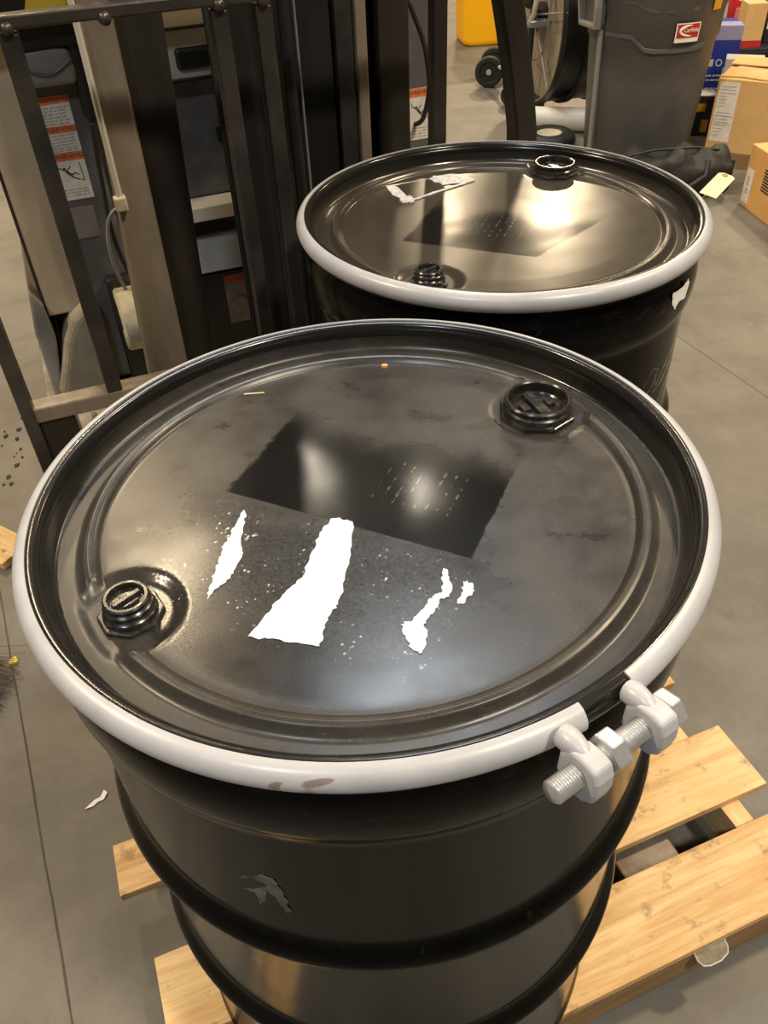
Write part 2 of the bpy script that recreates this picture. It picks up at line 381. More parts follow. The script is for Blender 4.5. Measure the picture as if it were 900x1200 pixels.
def lerp_prof(prof, r):
    for (r0, z0), (r1, z1) in zip(prof, prof[1:]):
        if r <= r1:
            return z0 + (z1-z0)*(r-r0)/(r1-r0)
    return prof[-1][1]
def sstep(a, b, x):
    t = max(0.0, min(1.0, (x-a)/(b-a))); return t*t*(3-2*t)
def frame(o, x, y, z):
    """matrix with the given axes and origin"""
    return Matrix(((x[0], y[0], z[0], o[0]), (x[1], y[1], z[1], o[1]), (x[2], y[2], z[2], o[2]), (0, 0, 0, 1)))

# ------------------------------------------------------------------ the room
X0, X1, Y0, Y1 = -8.0, 9.0, -7.0, 17.0
struct(MB().box((X0, Y0, -0.2), (X1, Y1, 0.0)).build('floor', M_conc))
struct(MB().box((X0, Y0, CEIL+0.25), (X1, Y1, CEIL+0.45)).build('ceiling', M_ceil))
struct(MB().box((X0-0.2, Y0, 0), (X0, Y1, CEIL+0.25)).build('wall_left', M_wall))
struct(MB().box((X1, Y0, 0), (X1+0.2, Y1, CEIL+0.25)).build('wall_right', M_wall))
struct(MB().box((X0, Y1, 0), (X1, Y1+0.2, CEIL+0.25)).build('wall_back', M_wall))
struct(MB().box((X0, Y0-0.2, 0), (X1, Y0, CEIL+0.25)).build('wall_front', M_wall))
def joint(name, a, b, w):
    a = Vector((*a, 0)); b = Vector((*b, 0)); d = (b-a).normalized(); n = Vector((-d.y, d.x, 0))*w/2
    N = 40; L = []; R = []
    for i in range(N+1):
        p = a + (b-a)*i/N + n*random.uniform(-0.5, 0.5)
        L.append(p+n*random.uniform(.7, 1.2)); R.append(p-n*random.uniform(.7, 1.2))
    mb = MB(); mb.add([(p.x, p.y, 0.0006) for p in L+R], [(i, i+1, N+2+i, N+1+i) for i in range(N)])
    return struct(mb.build(name, M_joint))
joint('trim_1', (-1.22, 2.0), (-0.40, 0.15), 0.004)
joint('trim_2', (1.00, 2.68), (1.75, 0.75), 0.0025)

for i, (x, y, w, col, dia) in enumerate(LAMPS):
    t = thing('high_bay_lamp', 'round high bay lamp hanging from the warehouse ceiling', 'lamp', (x, y, CEIL), 0, 'high bay lamps under the ceiling')
    r = dia/2
    MB().lathe([(0.03, 0.235), (0.03, 0.10), (0.10, 0.09), (r*0.95, 0.03), (r, -0.02), (r-0.01, -0.02), (r*0.93, 0.02), (0.0, 0.02)], 32).build('housing', M_lampbody, t, 40)
    ld = bpy.data.lights.new('lamp_light', 'AREA'); ld.shape = 'DISK'; ld.size = dia*0.92; ld.energy = w; ld.color = col
    lo = bpy.data.objects.new('lamp_light', ld); COL.objects.link(lo); lo.parent = t; lo.location = (0, 0, -0.022)

# ------------------------------------------------------------------ drums
HR = 0.860           # drum base to ring centre
def oval(e, g, p):
    """slightly out-of-round rim; fades out down the wall"""
    th = math.atan2(p[1], p[0]); w = sstep(0.30, 0.84, p[2])
    k = 1 + w*(e*math.cos(2*th) + g*math.sin(2*th))
    return Vector((p[0]*k, p[1]*k, p[2]))

LIDP = [(0, -0.0155), (0.10, -0.0150), (0.20, -0.0140), (0.232, -0.0140), (0.2365, -0.0143), (0.2395, -0.0105), (0.242, -0.0085), (0.2455, -0.0075),
        (0.249, -0.0085), (0.252, -0.0125), (0.2555, -0.0165), (0.258, -0.0172), (0.2725, -0.0172), (0.2755, -0.0155), (0.2775, -0.0105), (0.2795, -0.002),
        (0.281, 0.006), (0.2835, 0.0105), (0.286, 0.0117), (0.289, 0.0119), (0.294, 0.0100)]
def lid_z(x, y, bungs, dents):
    r = math.hypot(x, y); z = lerp_prof(LIDP, r)
    for dx, dy, s, h in dents:
        z += h*math.exp(-((x-dx)**2+(y-dy)**2)/(2*s*s))
    for bx, by, rr, zr, soft in bungs:
        d = math.hypot(x-bx, y-by); w = 1-sstep(rr-soft, rr, d)
        if r > 0.255: w *= 1-sstep(0.255, 0.264, r)
        z = z*(1-w) + zr*w
    return z
def make_lid_mesh(bungs, dents, eg):
    rs = sorted(set([0.0] + [i*0.0025 for i in range(1, 93)] + [r for r, _ in LIDP if r > 0.2305] + [0.2305+i*0.0018 for i in range(1, 37)]))
    rs = [r for i, r in enumerate(rs) if i == 0 or r-rs[i-1] > 0.0004]
    seg = 288; mb = MB(); vs = [(0, 0, HR+lid_z(0, 0, bungs, dents))]
    for r in rs[1:]:
        for k in range(seg):
            a = 2*PI*k/seg; x, y = r*math.cos(a), r*math.sin(a)
            vs.append(oval(*eg, (x, y, HR+lid_z(x, y, bungs, dents))))
    fs = [(0, 1+k, 1+(k+1) % seg) for k in range(seg)]
    for i in range(len(rs)-2):
        for k in range(seg):
            k2 = (k+1) % seg
            fs.append((1+i*seg+k, 1+(i+1)*seg+k, 1+(i+1)*seg+k2, 1+i*seg+k2))
    return mb.add(vs, fs)

def drum(label, loc, bungs, dents, eg, lidmat, gap_deg, closure, M_ring):
    T = thing('steel_drum', label, 'drum', loc, 0, 'open-head steel drums')
    ov = lambda p: oval(*eg, p)
    # wall with the upper bulge, two rolling hoops and the bottom chime
    P = [(0.0, 0.012), (0.276, 0.012), (0.279, 0.0), (0.287, 0.0), (0.2905, 0.004), (0.2905, 0.012), (0.2875, 0.018), (0.2860, 0.026)]
    def hoop(zc, w, h, base=0.2860):
        return [(base + h*(0.5+0.5*math.cos(PI*t)), zc+w*t) for t in [i/8 for i in range(-8, 9)]]
    P += hoop(HR-0.557, 0.030, 0.0130) + hoop(HR-0.3025, 0.030, 0.0130)
    P += [(0.2860, HR-0.118), (0.2865, HR-0.108), (0.2865, HR-0.100), (0.2885, HR-0.095), (0.2920, HR-0.088), (0.2940, HR-0.077), (0.2945, HR-0.062), (0.2935, HR-0.048), (0.2905, HR-0.036),
          (0.2865, HR-0.028), (0.2845, HR-0.018), (0.2845, HR-0.004), (0.284, HR+0.004)]
    body = MB().lathe(P, 144, fn=ov).build('body', M_drum, T, 50)
    rim = MB().lathe([(0.2895+0.0105*math.cos(a), HR+0.0105*math.sin(a)) for a in [2*PI*i/14 for i in range(14)]], 144, closed=True, fn=ov).build('rim', M_black_gloss, T, 60)
    lid = make_lid_mesh(bungs, dents, eg).build('lid', lidmat, T, 60)
    # C-section locking ring with a gap
    R, ro, ri = 0.290, 0.0130, 0.0112
    prof = [(R+ro*math.cos(a), HR+ro*math.sin(a)) for a in [rad(-118+206*i/18) for i in range(19)]]
    prof += [(R+ri*math.cos(a), HR+ri*math.sin(a)) for a in [rad(88-206*i/12) for i in range(13)]]
    gh = 4.3 if closure else 0.25
    a0, a1 = rad(gap_deg+gh), rad(gap_deg-gh+360); N = 170; n = len(prof); mb = MB(); vs = []
    for i in range(N+1):
        a = a0+(a1-a0)*i/N
        vs += [ov((r*math.cos(a), r*math.sin(a), z)) for r, z in prof]
    fs = [(i*n+j, (i+1)*n+j, (i+1)*n+(j+1) % n, i*n+(j+1) % n) for i in range(N) for j in range(n)]
    fs += [tuple(range(n)), tuple(reversed(range(N*n, (N+1)*n)))]
    ring = mb.add(vs, fs).build('locking_ring', M_ring, T, 45)
    # closure: two lugs, threaded bolt with head, nut
    g = rad(gap_deg); nn = Vector((math.cos(g), math.sin(g), 0)); tt = Vector((-nn.y, nn.x, 0)); zz = Vector((0, 0, 1))
    B = Vector((0, 0, HR+0.000)) + nn*0.3185                        # bolt axis
    def P3(t, r, z): return B + tt*t + nn*r + zz*z                   # along bolt, outward, up
    def lug(t0, t1):
        mb = MB()
        poly = [(-0.017, 0.004), (-0.0175, -0.014), (-0.012, -0.0215), (-0.002, -0.0245), (0.008, -0.0225), (0.0145, -0.016), (0.0165, -0.006), (0.0160, 0.006), (0.0125, 0.0150), (0.004, 0.0165), (-0.008, 0.0150)]
        tm = (t0+t1)/2
        o = mb.prism(poly, t0, t1, lambda r, z, t: P3(t, r, z)).build('lug', M_ring, ring, None, 0.0030, segs=3)
        # rounded weld neck onto the ring
        w = MB(); sg = 12
        pts = [(-0.022, 0.0090, 0.0085), (-0.017, 0.0105, 0.0090), (-0.011, 0.0115, 0.0078), (-0.005, 0.0115, 0.0064), (0.000, 0.009, 0.005)]
        w.tube([P3(tm, r, z) for r, z, _ in pts], [q for _, _, q in pts], sg).build('weld', M_ring, o, 60)
        return o
    if closure:
        lug(-0.0535, -0.0365); lug(0.0060, 0.0230)
        # bolt: axis along tt
        br = 0.0082
        mb = MB(); pth = []; rr = []
        t = -0.076
        pth += [P3(t, 0, 0), P3(t+0.0012, 0, 0)]; rr += [br*0.80, br*0.93]
        t += 0.0012; k = 0
        while t < 0.010:
            pth += [P3(t+0.0008, 0, 0), P3(t+0.0018, 0, 0)]; rr += [br*1.02, br*0.88]; t += 0.0020
        pth += [P3(0.012, 0, 0), P3(0.026, 0, 0)]; rr += [br, br]
        bolt = mb.tube(pth, rr, 24).build('bolt', M_zinc, ring, 60)
        hexp = lambda R_: [(R_*math.cos(rad(60*i+12)), R_*math.sin(rad(60*i+12))) for i in range(6)]
        MB().prism(hexp(0.0150), 0.0240, 0.0340, lambda r, z, t: P3(t, r, z)).build('bolt_head', M_zinc, bolt, None, 0.0012)
        MB().prism(hexp(0.0150), -0.0300, -0.0180, lambda r, z, t: P3(t, r, z)).build('nut', M_zinc, ring, None, 0.0012)
    # bung fittings: large with open collar, small with ridged plug
    (bx, by, *_), (sx, sy, *_) = bungs
    zb = HR + bungs[0][3]
    oc = lambda R_, off: [(R_*math.cos(rad(45*i+off)), R_*math.sin(rad(45*i+off))) for i in range(8)]
    gx = math.degrees(math.atan2(by, bx))
    fl = MB().prism(oc(0.0405, 22.5-6), zb-0.004, zb+0.0050, lambda a, b, h: (bx+a, by+b, h))
    fl.build('bung_flange', M_bung, lid, None, 0.0015)
    cl = MB().lathe([(0.036, 0.003), (0.0350, 0.006), (0.0345, 0.010), (0.0325, 0.0115), (0.0325, 0.0145), (0.0338, 0.0155), (0.0338, 0.0175), (0.0325, 0.0188), (0.0305, 0.0188), (0.0292, 0.0175),
                     (0.0290, 0.0080), (0.0290, 0.0065)], 56, M=Matrix.Translation((bx, by, zb)))
    cl.build('bung_collar', M_bung, lid, 40)
    pl = MB().lathe([(0.0288, 0.0045), (0.0286, 0.0085), (0.0265, 0.0085), (0.0250, 0.0070), (0.0, 0.0070)], 48, M=Matrix.Translation((bx, by, zb)))
    for q in (20, 110):   # wrench ribs
        Mq = Matrix.Translation((bx, by, zb)) @ Matrix.Rotation(rad(q), 4, 'Z')
        if q == 20: pl.box((-0.0055, -0.0230, 0.006), (0.0055, 0.0230, 0.0118), Mq)
        for sgn in (-1, 1):
            pl.box((sgn*0.014-0.004, -0.006, 0.006), (sgn*0.014+0.004, 0.006, 0.0110), Mq)
    pl.build('bung_plug', M_bung, lid, 40)
    zs = HR + bungs[1][3]
    MB().prism(oc(0.0270, 10), zs-0.004, zs+0.0040, lambda a, b, h: (sx+a, sy+b, h)).build('bung_flange', M_bung, lid, None, 0.0012)
    MB().lathe([(0.0225, 0.003), (0.0215, 0.0085), (0.0195, 0.0100), (0.0185, 0.0115), (0.0198, 0.0130), (0.0198, 0.0150), (0.0180, 0.0162), (0.0172, 0.0172), (0.0185, 0.0188), (0.0185, 0.0205), (0.0172, 0.0218),
                (0.0150, 0.0218), (0.0140, 0.0205), (0.0138, 0.0165), (0.0, 0.0165)], 44, M=Matrix.Translation((sx, sy, zs))).build('bung_plug', M_bung, lid, 40)
    Mq = Matrix.Translation((sx, sy, zs)) @ Matrix.Rotation(rad(45), 4, 'Z')
    MB().box((-0.0125, -0.0025, 0.0160), (0.0125, 0.0025, 0.0205), Mq).box((-0.007, -0.0085, 0.016), (0.007, -0.0055, 0.0195), Mq).build('plug_rib', M_bung, lid, None, 0.0008)
    return T, body, lid, ring

FC = (-0.0134, 0.5707); BC = (0.1931, 1.2006); PZ = 0.125
EG_F = (0.0078, 0.0131); EG_B = (-0.0052, -0.0042)
BUN_F = [(0.176, 0.126, 0.052, -0.0160, 0.006), (-0.1935, -0.124, 0.0480, -0.0195, 0.012)]
DEN_F = [(-0.115, -0.035, 0.035, 0.0016), (-0.12, 0.08, 0.06, 0.0012), (0.02, 0.0, 0.09, 0.0015), (-0.05, 0.10, 0.045, 0.0010), (0.12, -0.10, 0.05, -0.0008)]
front, f_body, f_lid, f_ring = drum('nearest black drum with a wide torn white label on its lid and a bolted ring',
                                    (*FC, PZ), BUN_F, DEN_F, EG_F, M_lid_f, -57.5, True, M_ring)
BUN_B = [(0.122, 0.200, 0.050, -0.0160, 0.006), (-0.118, -0.186, 0.0480, -0.0195, 0.012)]
DEN_B = [(0.06, 0.11, 0.07, -0.0008), (-0.05, 0.05, 0.08, 0.0008), (0.15, 0.02, 0.06, -0.0006)]
back, b_body, b_lid, b_ring = drum('farther black drum with glossy lid and clear plastic residue, behind the nearest drum',
                                   (*BC, PZ), BUN_B, DEN_B, EG_B, M_lid_b, 60.0, False, M_ring_b)

# torn label paper on the front lid
def on_lid(poly, name, mat, lid, bungs, dents, eg, lift=0.0004, thick=0.0006, rough=0.0015, sub=5):
    """ragged flat piece that follows the lid surface"""
    pts = []
    n = len(poly)
    for i in range(n):
        a = Vector(poly[i]); b = Vector(poly[(i+1) % n])
        for k in range(sub):
            p = a.lerp(b, k/sub)
            if k: p += Vector((random.uniform(-1, 1), random.uniform(-1, 1)))*rough
            pts.append(p)
    bm = bmesh.new()
    vs = [bm.verts.new((p.x, p.y, 0)) for p in pts]
    f = bm.faces.new(vs)
    bmesh.ops.triangulate(bm, faces=[f])
    bmesh.ops.subdivide_edges(bm, edges=[e for e in bm.edges if e.calc_length() > 0.01], cuts=3, use_grid_fill=False)
    bmesh.ops.triangulate(bm, faces=bm.faces[:])
    bmesh.ops.recalc_face_normals(bm, faces=bm.faces)
    for v in bm.verts:
        z = HR + lid_z(v.co.x, v.co.y, bungs, dents) + lift
        v.co = oval(*eg, (v.co.x, v.co.y, z))
    if sum(f.normal.z for f in bm.faces) < 0: bmesh.ops.reverse_faces(bm, faces=bm.faces)
    me = bpy.data.meshes.new(name); bm.to_mesh(me); bm.free(); me.materials.append(mat)
    o = bpy.data.objects.new(name, me); COL.objects.link(o); o.parent = lid
    so = o.modifiers.new('thickness', 'SOLIDIFY'); so.thickness = thick; so.offset = 1
    return o
PAPER = [
 [(-0.1123,-0.0107),(-0.1086,-0.0168),(-0.1097,-0.0294),(-0.1093,-0.057),(-0.1074,-0.0698),(-0.113,-0.0857),(-0.1174,-0.0973),(-0.1273,-0.1082),(-0.1312,-0.1155),(-0.1298,-0.0994),(-0.1275,-0.0837),(-0.1244,-0.0664),(-0.1249,-0.0558),(-0.1202,-0.0453),(-0.1166,-0.0289)],
 [(-0.0339,-0.026),(-0.0263,-0.0255),(-0.0149,-0.0321),(-0.0158,-0.0585),(-0.018,-0.0845),(-0.0229,-0.1136),(-0.0269,-0.1301),(-0.0328,-0.1405),(-0.0366,-0.1534),(-0.0382,-0.1661),(-0.0426,-0.1717),(-0.0629,-0.1662),(-0.0796,-0.1609),(-0.095,-0.1573),(-0.0846,-0.1388),(-0.0756,-0.1222),(-0.066,-0.1087),(-0.0548,-0.0939),(-0.0506,-0.0718),(-0.046,-0.0563),(-0.0412,-0.0424)],
 [(0.0609,-0.0972),(0.0643,-0.0984),(0.0662,-0.1151),(0.0628,-0.1289),(0.0558,-0.1312),(0.0531,-0.1392),(0.0458,-0.1476),(0.0398,-0.1568),(0.0423,-0.1672),(0.0403,-0.177),(0.0365,-0.1857),(0.0304,-0.1821),(0.0253,-0.1703),(0.0221,-0.1556),(0.0322,-0.152),(0.0373,-0.1453),(0.0454,-0.135),(0.0515,-0.1263),(0.0578,-0.1239),(0.0584,-0.1097)],
 [(0.0761,-0.1129),(0.0835,-0.1153),(0.0823,-0.1256),(0.0734,-0.1379),(0.0687,-0.1375),(0.0734,-0.1259)]]
for q in PAPER: on_lid(q, 'torn_paper', M_paper, f_lid, BUN_F, DEN_F, EG_F)
# clear plastic pouch remnant on the back lid: ragged rim of whitish residue
def strip(a, b, w): 
    a, b = Vector(a), Vector(b); n = Vector((-(b-a).y, (b-a).x)).normalized()*w/2
    return [tuple(a-n), tuple(b-n*random.uniform(.6, 1.2)), tuple(b+n*random.uniform(.6, 1.2)), tuple(a+n)]
ra, rb, rc, rd = (-0.156, 0.168), (-0.132, 0.094), (-0.016, 0.176), (-0.050, 0.2085)
on_lid(strip(rb, rc, 0.0055), 'label_residue', M_resid, b_lid, BUN_B, DEN_B, EG_B, thick=0.0012, rough=0.0012)
on_lid(strip(ra, rb, 0.012), 'label_residue', M_resid, b_lid, BUN_B, DEN_B, EG_B, thick=0.0012, rough=0.005)
on_lid(strip(ra, rd, 0.004), 'label_residue', M_resid, b_lid, BUN_B, DEN_B, EG_B, thick=0.0008, rough=0.003)
on_lid([(-0.088, 0.186), (-0.07, 0.160), (-0.022, 0.170), (-0.016, 0.180), (-0.045, 0.208), (-0.080, 0.204)], 'label_residue', M_resid, b_lid, BUN_B, DEN_B, EG_B, thick=0.0010, rough=0.005)
on_lid([(-0.142, 0.108), (-0.138, 0.088), (-0.122, 0.090), (-0.118, 0.108), (-0.130, 0.116)], 'label_residue', M_resid, b_lid, BUN_B, DEN_B, EG_B, thick=0.002, rough=0.004)

def on_wall(poly, name, mat, parent, R, lift=0.0004, thick=0.0004, rough=0.4, sub=4):
    """ragged piece stuck to a drum wall; poly in (degrees, z below ring)"""
    pts = []; n = len(poly)
    for i in range(n):
        a = Vector(poly[i]); b = Vector(poly[(i+1) % n])
        for k in range(sub):
            p = a.lerp(b, k/sub)
            if k: p += Vector((random.uniform(-1, 1)*rough, random.uniform(-1, 1)*rough*0.004))
            pts.append(p)
    mb = MB(); N = len(pts); fn = R if callable(R) else (lambda z: R)
    P = lambda p, e: ((fn(p.y)+e)*math.cos(rad(p.x)), (fn(p.y)+e)*math.sin(rad(p.x)), HR+p.y)
    mb.add([P(p, lift) for p in pts]+[P(p, lift+thick) for p in pts], [tuple(range(N)), tuple(range(N, 2*N))]+[(i, (i+1) % N, N+(i+1) % N, N+i) for i in range(N)])
    return mb.build(name, mat, parent)
on_wall([(-117.655,-0.214),(-113.852,-0.187),(-110.269,-0.172),(-108.126,-0.174),(-106.879,-0.193),(-106.332,-0.225),(-107.277,-0.233),(-108.716,-0.206),(-109.997,-0.198),(-110.896,-0.223),(-112.142,-0.233),(-112.426,-0.211),(-115.117,-0.214),(-117.118,-0.218)], 'scuff_mark', M_scuff, f_body, 0.2862)
on_wall([(-135.5,-0.228),(-130.795,-0.206),(-127.152,-0.204),(-125.078,-0.203),(-127.973,-0.226),(-128.145,-0.237),(-130.27,-0.238),(-133.819,-0.237)], 'scuff_mark', M_scuff, f_body, 0.2862)
stk_r = lambda z: 0.2943 if z < -0.05 else 0.2935+(-0.044-z)*0.10 if z < -0.044 else 0.2935-(z+0.044)*0.30
on_wall([(-47, -0.036), (-41, -0.038), (-38.5, -0.032), (-37, -0.040), (-38, -0.060), (-42.5, -0.058), (-44, -0.066), (-46, -0.055)], 'torn_sticker', M_paper, b_body, lambda z: 0.2952, rough=0.25)
for pts in ([(-49.6, -0.181), (-47.0, -0.166), (-45.2, -0.158), (-42.0, -0.166), (-43.6, -0.188)], [(-46.8, -0.197), (-43.5, -0.188), (-37.0, -0.172), (-31.5, -0.152)],
            [(-43, -0.204), (-37, -0.198), (-32, -0.176)], [(-36.5, -0.236), (-30, -0.206), (-26, -0.19)], [(-44.0, -0.170), (-41.5, -0.196), (-38.5, -0.18)]):
    mbp = MB(); mbp.tube([(0.2863*math.cos(rad(a)), 0.2863*math.sin(rad(a)), HR+z) for a, z in pts], 0.0009, 6)
    mbp.build('scratch_mark', M_scratch, b_body, 60)

# ------------------------------------------------------------------ pallet
TH = rad(20.0); U = Vector((math.cos(TH), math.sin(TH), 0)); V = Vector((-math.sin(TH), math.cos(TH), 0))
pal = thing('wooden_pallet', 'pale pine pallet under the two black drums', 'pallet', (0, 0, 0), TH)
PU0, PU1 = -0.192, 0.865
DECK = [(0.300, 0.432, 0, 0), (0.478, 0.608, 0, 0), (0.722, 0.815, -0.035, -0.012), (0.92, 1.02, 0, -0.01), (1.12, 1.22, -0.01, -0.005), (1.24, 1.355, 0, -0.006)]
for i, (v0, v1, da, db) in enumerate(DECK):
    o = MB().box((-(PU1+db-PU0-da)/2, -(v1-v0)/2, -0.009), ((PU1+db-PU0-da)/2, (v1-v0)/2, 0.009)).build('deck_board', M_wood[i % 3], pal, None, 0.0015)
    o.location = ((PU0+da+PU1+db)/2, (v0+v1)/2, 0.116); o.rotation_euler = (0, 0, random.uniform(-0.004, 0.004) if i > 1 else 0)
for u in (PU0+0.085, 0.32, 0.79):
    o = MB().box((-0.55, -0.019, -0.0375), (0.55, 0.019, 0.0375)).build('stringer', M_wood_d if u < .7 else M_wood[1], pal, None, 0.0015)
    o.location = (u, 0.85, 0.0692); o.rotation_euler = (0, 0, PI/2)
for i, (v0, v1) in enumerate([(0.318, 0.40), (0.79, 0.88), (1.27, 1.36)]):
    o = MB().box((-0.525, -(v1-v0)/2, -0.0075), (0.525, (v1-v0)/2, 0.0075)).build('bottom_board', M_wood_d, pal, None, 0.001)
    o.location = ((PU0+PU1)/2, (v0+v1)/2, 0.0235)
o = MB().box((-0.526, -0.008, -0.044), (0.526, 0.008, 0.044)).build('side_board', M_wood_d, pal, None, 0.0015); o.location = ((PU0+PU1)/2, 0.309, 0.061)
# bent film strap poking out below the near deck board
sp = [(0.578, 0.302, 0.105), (0.578, 0.291, 0.100), (0.584, 0.283, 0.094), (0.596, 0.280, 0.091), (0.616, 0.280, 0.091), (0.630, 0.284, 0.095), (0.634, 0.291, 0.100), (0.634, 0.302, 0.105)]
tab = MB(); nq = len(sp)
tab.add([(a, b, c-0.0004) for a, b, c in sp]+[(a, b, c+0.0004) for a, b, c in sp], [tuple(range(nq)), tuple(reversed(range(nq, 2*nq)))]+[(i, (i+1) % nq, nq+(i+1) % nq, nq+i) for i in range(nq)])
ft = tab.build('film_tab', M_film, pal)
MB().tube(sp, 0.0012, 8).build('tab_edge', M_clear, ft, 60)

# ------------------------------------------------------------------ pallet stacker behind the drums
SU, SV = 0.32, 1.42
st = thing('pallet_stacker', 'charcoal pallet stacker with steel load backrest, mast and warning decals, behind the drums', 'forklift', tuple(U*SU+V*SV), TH)
def L(u, v, z): return (u-SU, v-SV, z)
def sbox(name, u0, u1, v0, v1, z0, z1, m, parent=None, bevel=0.003):
    o = MB().box(L(u0, v0, z0), L(u1, v1, z1)).build(name, m, parent or st, None, bevel)
    return o
# load backrest
sbox('backrest_top_bar', -0.10, 0.745, 1.400, 1.432, 1.231, 1.249, M_steel_b)
sbox('backrest_bottom_bar', -0.165, 0.80, 1.405, 1.445, 0.607, 0.637, M_steel_w)
for u0, u1, m_ in ((-0.026, 0.002, M_steel_b), (0.277, 0.303, M_steel_b), (0.345, 0.371, M_steel_b), (0.642, 0.668, M_steel_d)):
    b = sbox('backrest_bar', u0, u1, 1.404, 1.432, 0.637, 1.226, m_)
for sgn, u in ((-1, 0), (1, 0)):
    # outer posts: upright below, bending inward near the top
    if sgn > 0: pth = [(0.838, 0.30), (0.838, 0.90), (0.832, 0.98), (0.818, 1.06), (0.800, 1.14), (0.785, 1.20), (0.74, 1.238)]
    else: pth = [(-0.172, 0.30), (-0.172, 0.90), (-0.168, 0.98), (-0.155, 1.06), (-0.14, 1.14), (-0.125, 1.20), (-0.09, 1.238)]
    w = 0.021 if sgn > 0 else 0.012
    poly = [(a-w, z) for a, z in pth] + [(a+w, z) for a, z in reversed(pth)]
    MB().prism(poly, 1.400, 1.445, lambda a, z, v: L(a, v, z)).build('backrest_post', M_steel_d if sgn > 0 else M_steel_b, st, None, 0.003)
for u in (-0.012, 0.122, 0.29, 0.358, 0.655):
    MB().lathe([(0.0, 0.010), (0.006, 0.009), (0.0095, 0.005), (0.010, 0.0)], 14, M=Matrix.Translation(L(u, 1.405, 1.232)) @ Matrix.Rotation(PI/2, 4, 'X')).build('weld_boss', M_steel_b, st, 50)
# carriage
sbox('carriage_side', -0.160, -0.095, 1.412, 1.50, 0.16, 0.606, M_steel_d)
sbox('carriage_side', 0.735, 0.80, 1.412, 1.50, 0.16, 0.606, M_steel_d)
sbox('carriage_plate', -0.05, 0.69, 1.47, 1.50, 0.16, 0.42, M_steel_d)
for u in (0.08, 0.61):
    sbox('fork', u-0.055, u+0.055, 0.36, 1.47, 0.055, 0.085, M_fork)
    sbox('fork_heel', u-0.055, u+0.055, 1.43, 1.47, 0.055, 0.50, M_steel_d)
# mast channels, leaning slightly
def mast(name, u0, u1, v0, v1, m_, lean=-0.018, z0=0.05, z1=2.0):
    ll, lr = lean if isinstance(lean, tuple) else (lean, lean)
    mb = MB(); vs = []
    for z in (z0, z1):
        d, e = ll*(z-1.2)/0.55, lr*(z-1.2)/0.55
        vs += [L(u0+d, v0, z), L(u1+e, v0, z), L(u1+e, v1, z), L(u0+d, v1, z)]
    mb.add(vs, [(0,3,2,1),(4,5,6,7),(0,1,5,4),(1,2,6,5),(2,3,7,6),(3,0,4,7)])
    return mb.build(name, m_, st, None, 0.003)
mast('mast_flange', 0.100, 0.146, 1.55, 1.565, M_steel_w, (0.032, 0.004))
mast('mast_rail', 0.106, 0.150, 1.565, 1.70, M_steel_w, (0.032, 0.004))
mast('inner_mast_rail', 0.147, 0.230, 1.575, 1.69, M_steel_d, (0.004, 0.022))
mast('inner_mast_rail', 0.440, 0.520, 1.575, 1.69, M_blk, 0.0)
mast('mast_rail', 0.522, 0.556, 1.56, 1.70, M_steel_b, 0.0)
mast('mast_flange', 0.557, 0.578, 1.55, 1.70, M_steel_w, 0.0)
mast('mast_rail', 0.578, 0.604, 1.60, 1.70, M_blk, 0.0)
mast('mast_flange', 0.604, 0.664, 1.56, 1.70, M_steel_d, 0.0)
MB().tube([L(0.345, 1.60, 0.2), L(0.345, 1.60, 2.0)], 0.042, 24).build('lift_cylinder', M_blk, st, 60)
for u in (0.300, 0.318):
    MB().tube([L(u, 1.57, 0.25), L(u, 1.57, 2.0)], 0.006, 10).build('hydraulic_hose', M_rubber, st, 60)
MB().tube([L(0.425, 1.54, 0.3), L(0.425, 1.54, 2.0)], 0.011, 12).build('mast_rod', M_blk, st, 60)
MB().tube([L(0.446, 1.545, 0.3), L(0.446, 1.545, 2.0)], 0.0025, 8).build('chain_wire', M_galv, st, 60)
MB().tube([L(0.090, 1.54, 0.935), L(0.090, 1.54, 2.0)], 0.0055, 10).build('gauge_rod', M_offw, st, 60)
sbox('gauge_rod_end', 0.078, 0.100, 1.53, 1.55, 0.915, 0.940, M_cream)
# main body
sbox('body_panel', -0.02, 0.93, 2.05, 2.12, 0.735, 1.30, M_body, bevel=0.012)
sbox('label_column', -0.03, 0.10, 2.02, 2.06, 0.32, 1.20, M_body, bevel=0.008)
sbox('body_ledge', 0.19, 0.93, 1.985, 2.06, 0.700, 0.735, M_offw, bevel=0.003)
sbox('body_recess', 0.10, 0.93, 2.04, 2.14, 0.650, 0.700, M_blk)
lo = MB().prism([(2.03, 0.552), (2.02, 0.556), (2.035, 0.645), (2.14, 0.655), (2.14, 0.552)], 0.13, 0.93, lambda v, z, u: L(u, v, z)).build('battery_cover', M_lgrey, st, None, 0.004)
sbox('lower_body', 0.13, 0.93, 2.03, 2.20, 0.31, 0.545, M_blk)
sbox('body_shell', -0.02, 0.93, 2.12, 2.90, 0.31, 1.16, M_body, bevel=0.02)
# upper panel with slots seen between the bars
sbox('upper_panel', 0.25, 0.62, 2.025, 2.06, 1.00, 1.18, M_offw, bevel=0.006)
sbox('panel_slot', 0.305, 0.43, 2.015, 2.03, 1.022, 1.066, M_blk, bevel=0.01)
sbox('panel_slot', 0.25, 0.62, 2.017, 2.03, 0.998, 1.006, M_blk, bevel=0.002)
sbox('panel_slot', 0.25, 0.62, 2.017, 2.03, 1.100, 1.106, M_blk, bevel=0.002)
sbox('latch', 0.372, 0.392, 2.02, 2.05, 0.86, 0.89, M_blk, bevel=0.004)
sbox('top_shadow_box', -0.03, 0.14, 1.98, 2.06, 1.10, 1.15, M_blk, bevel=0.01)
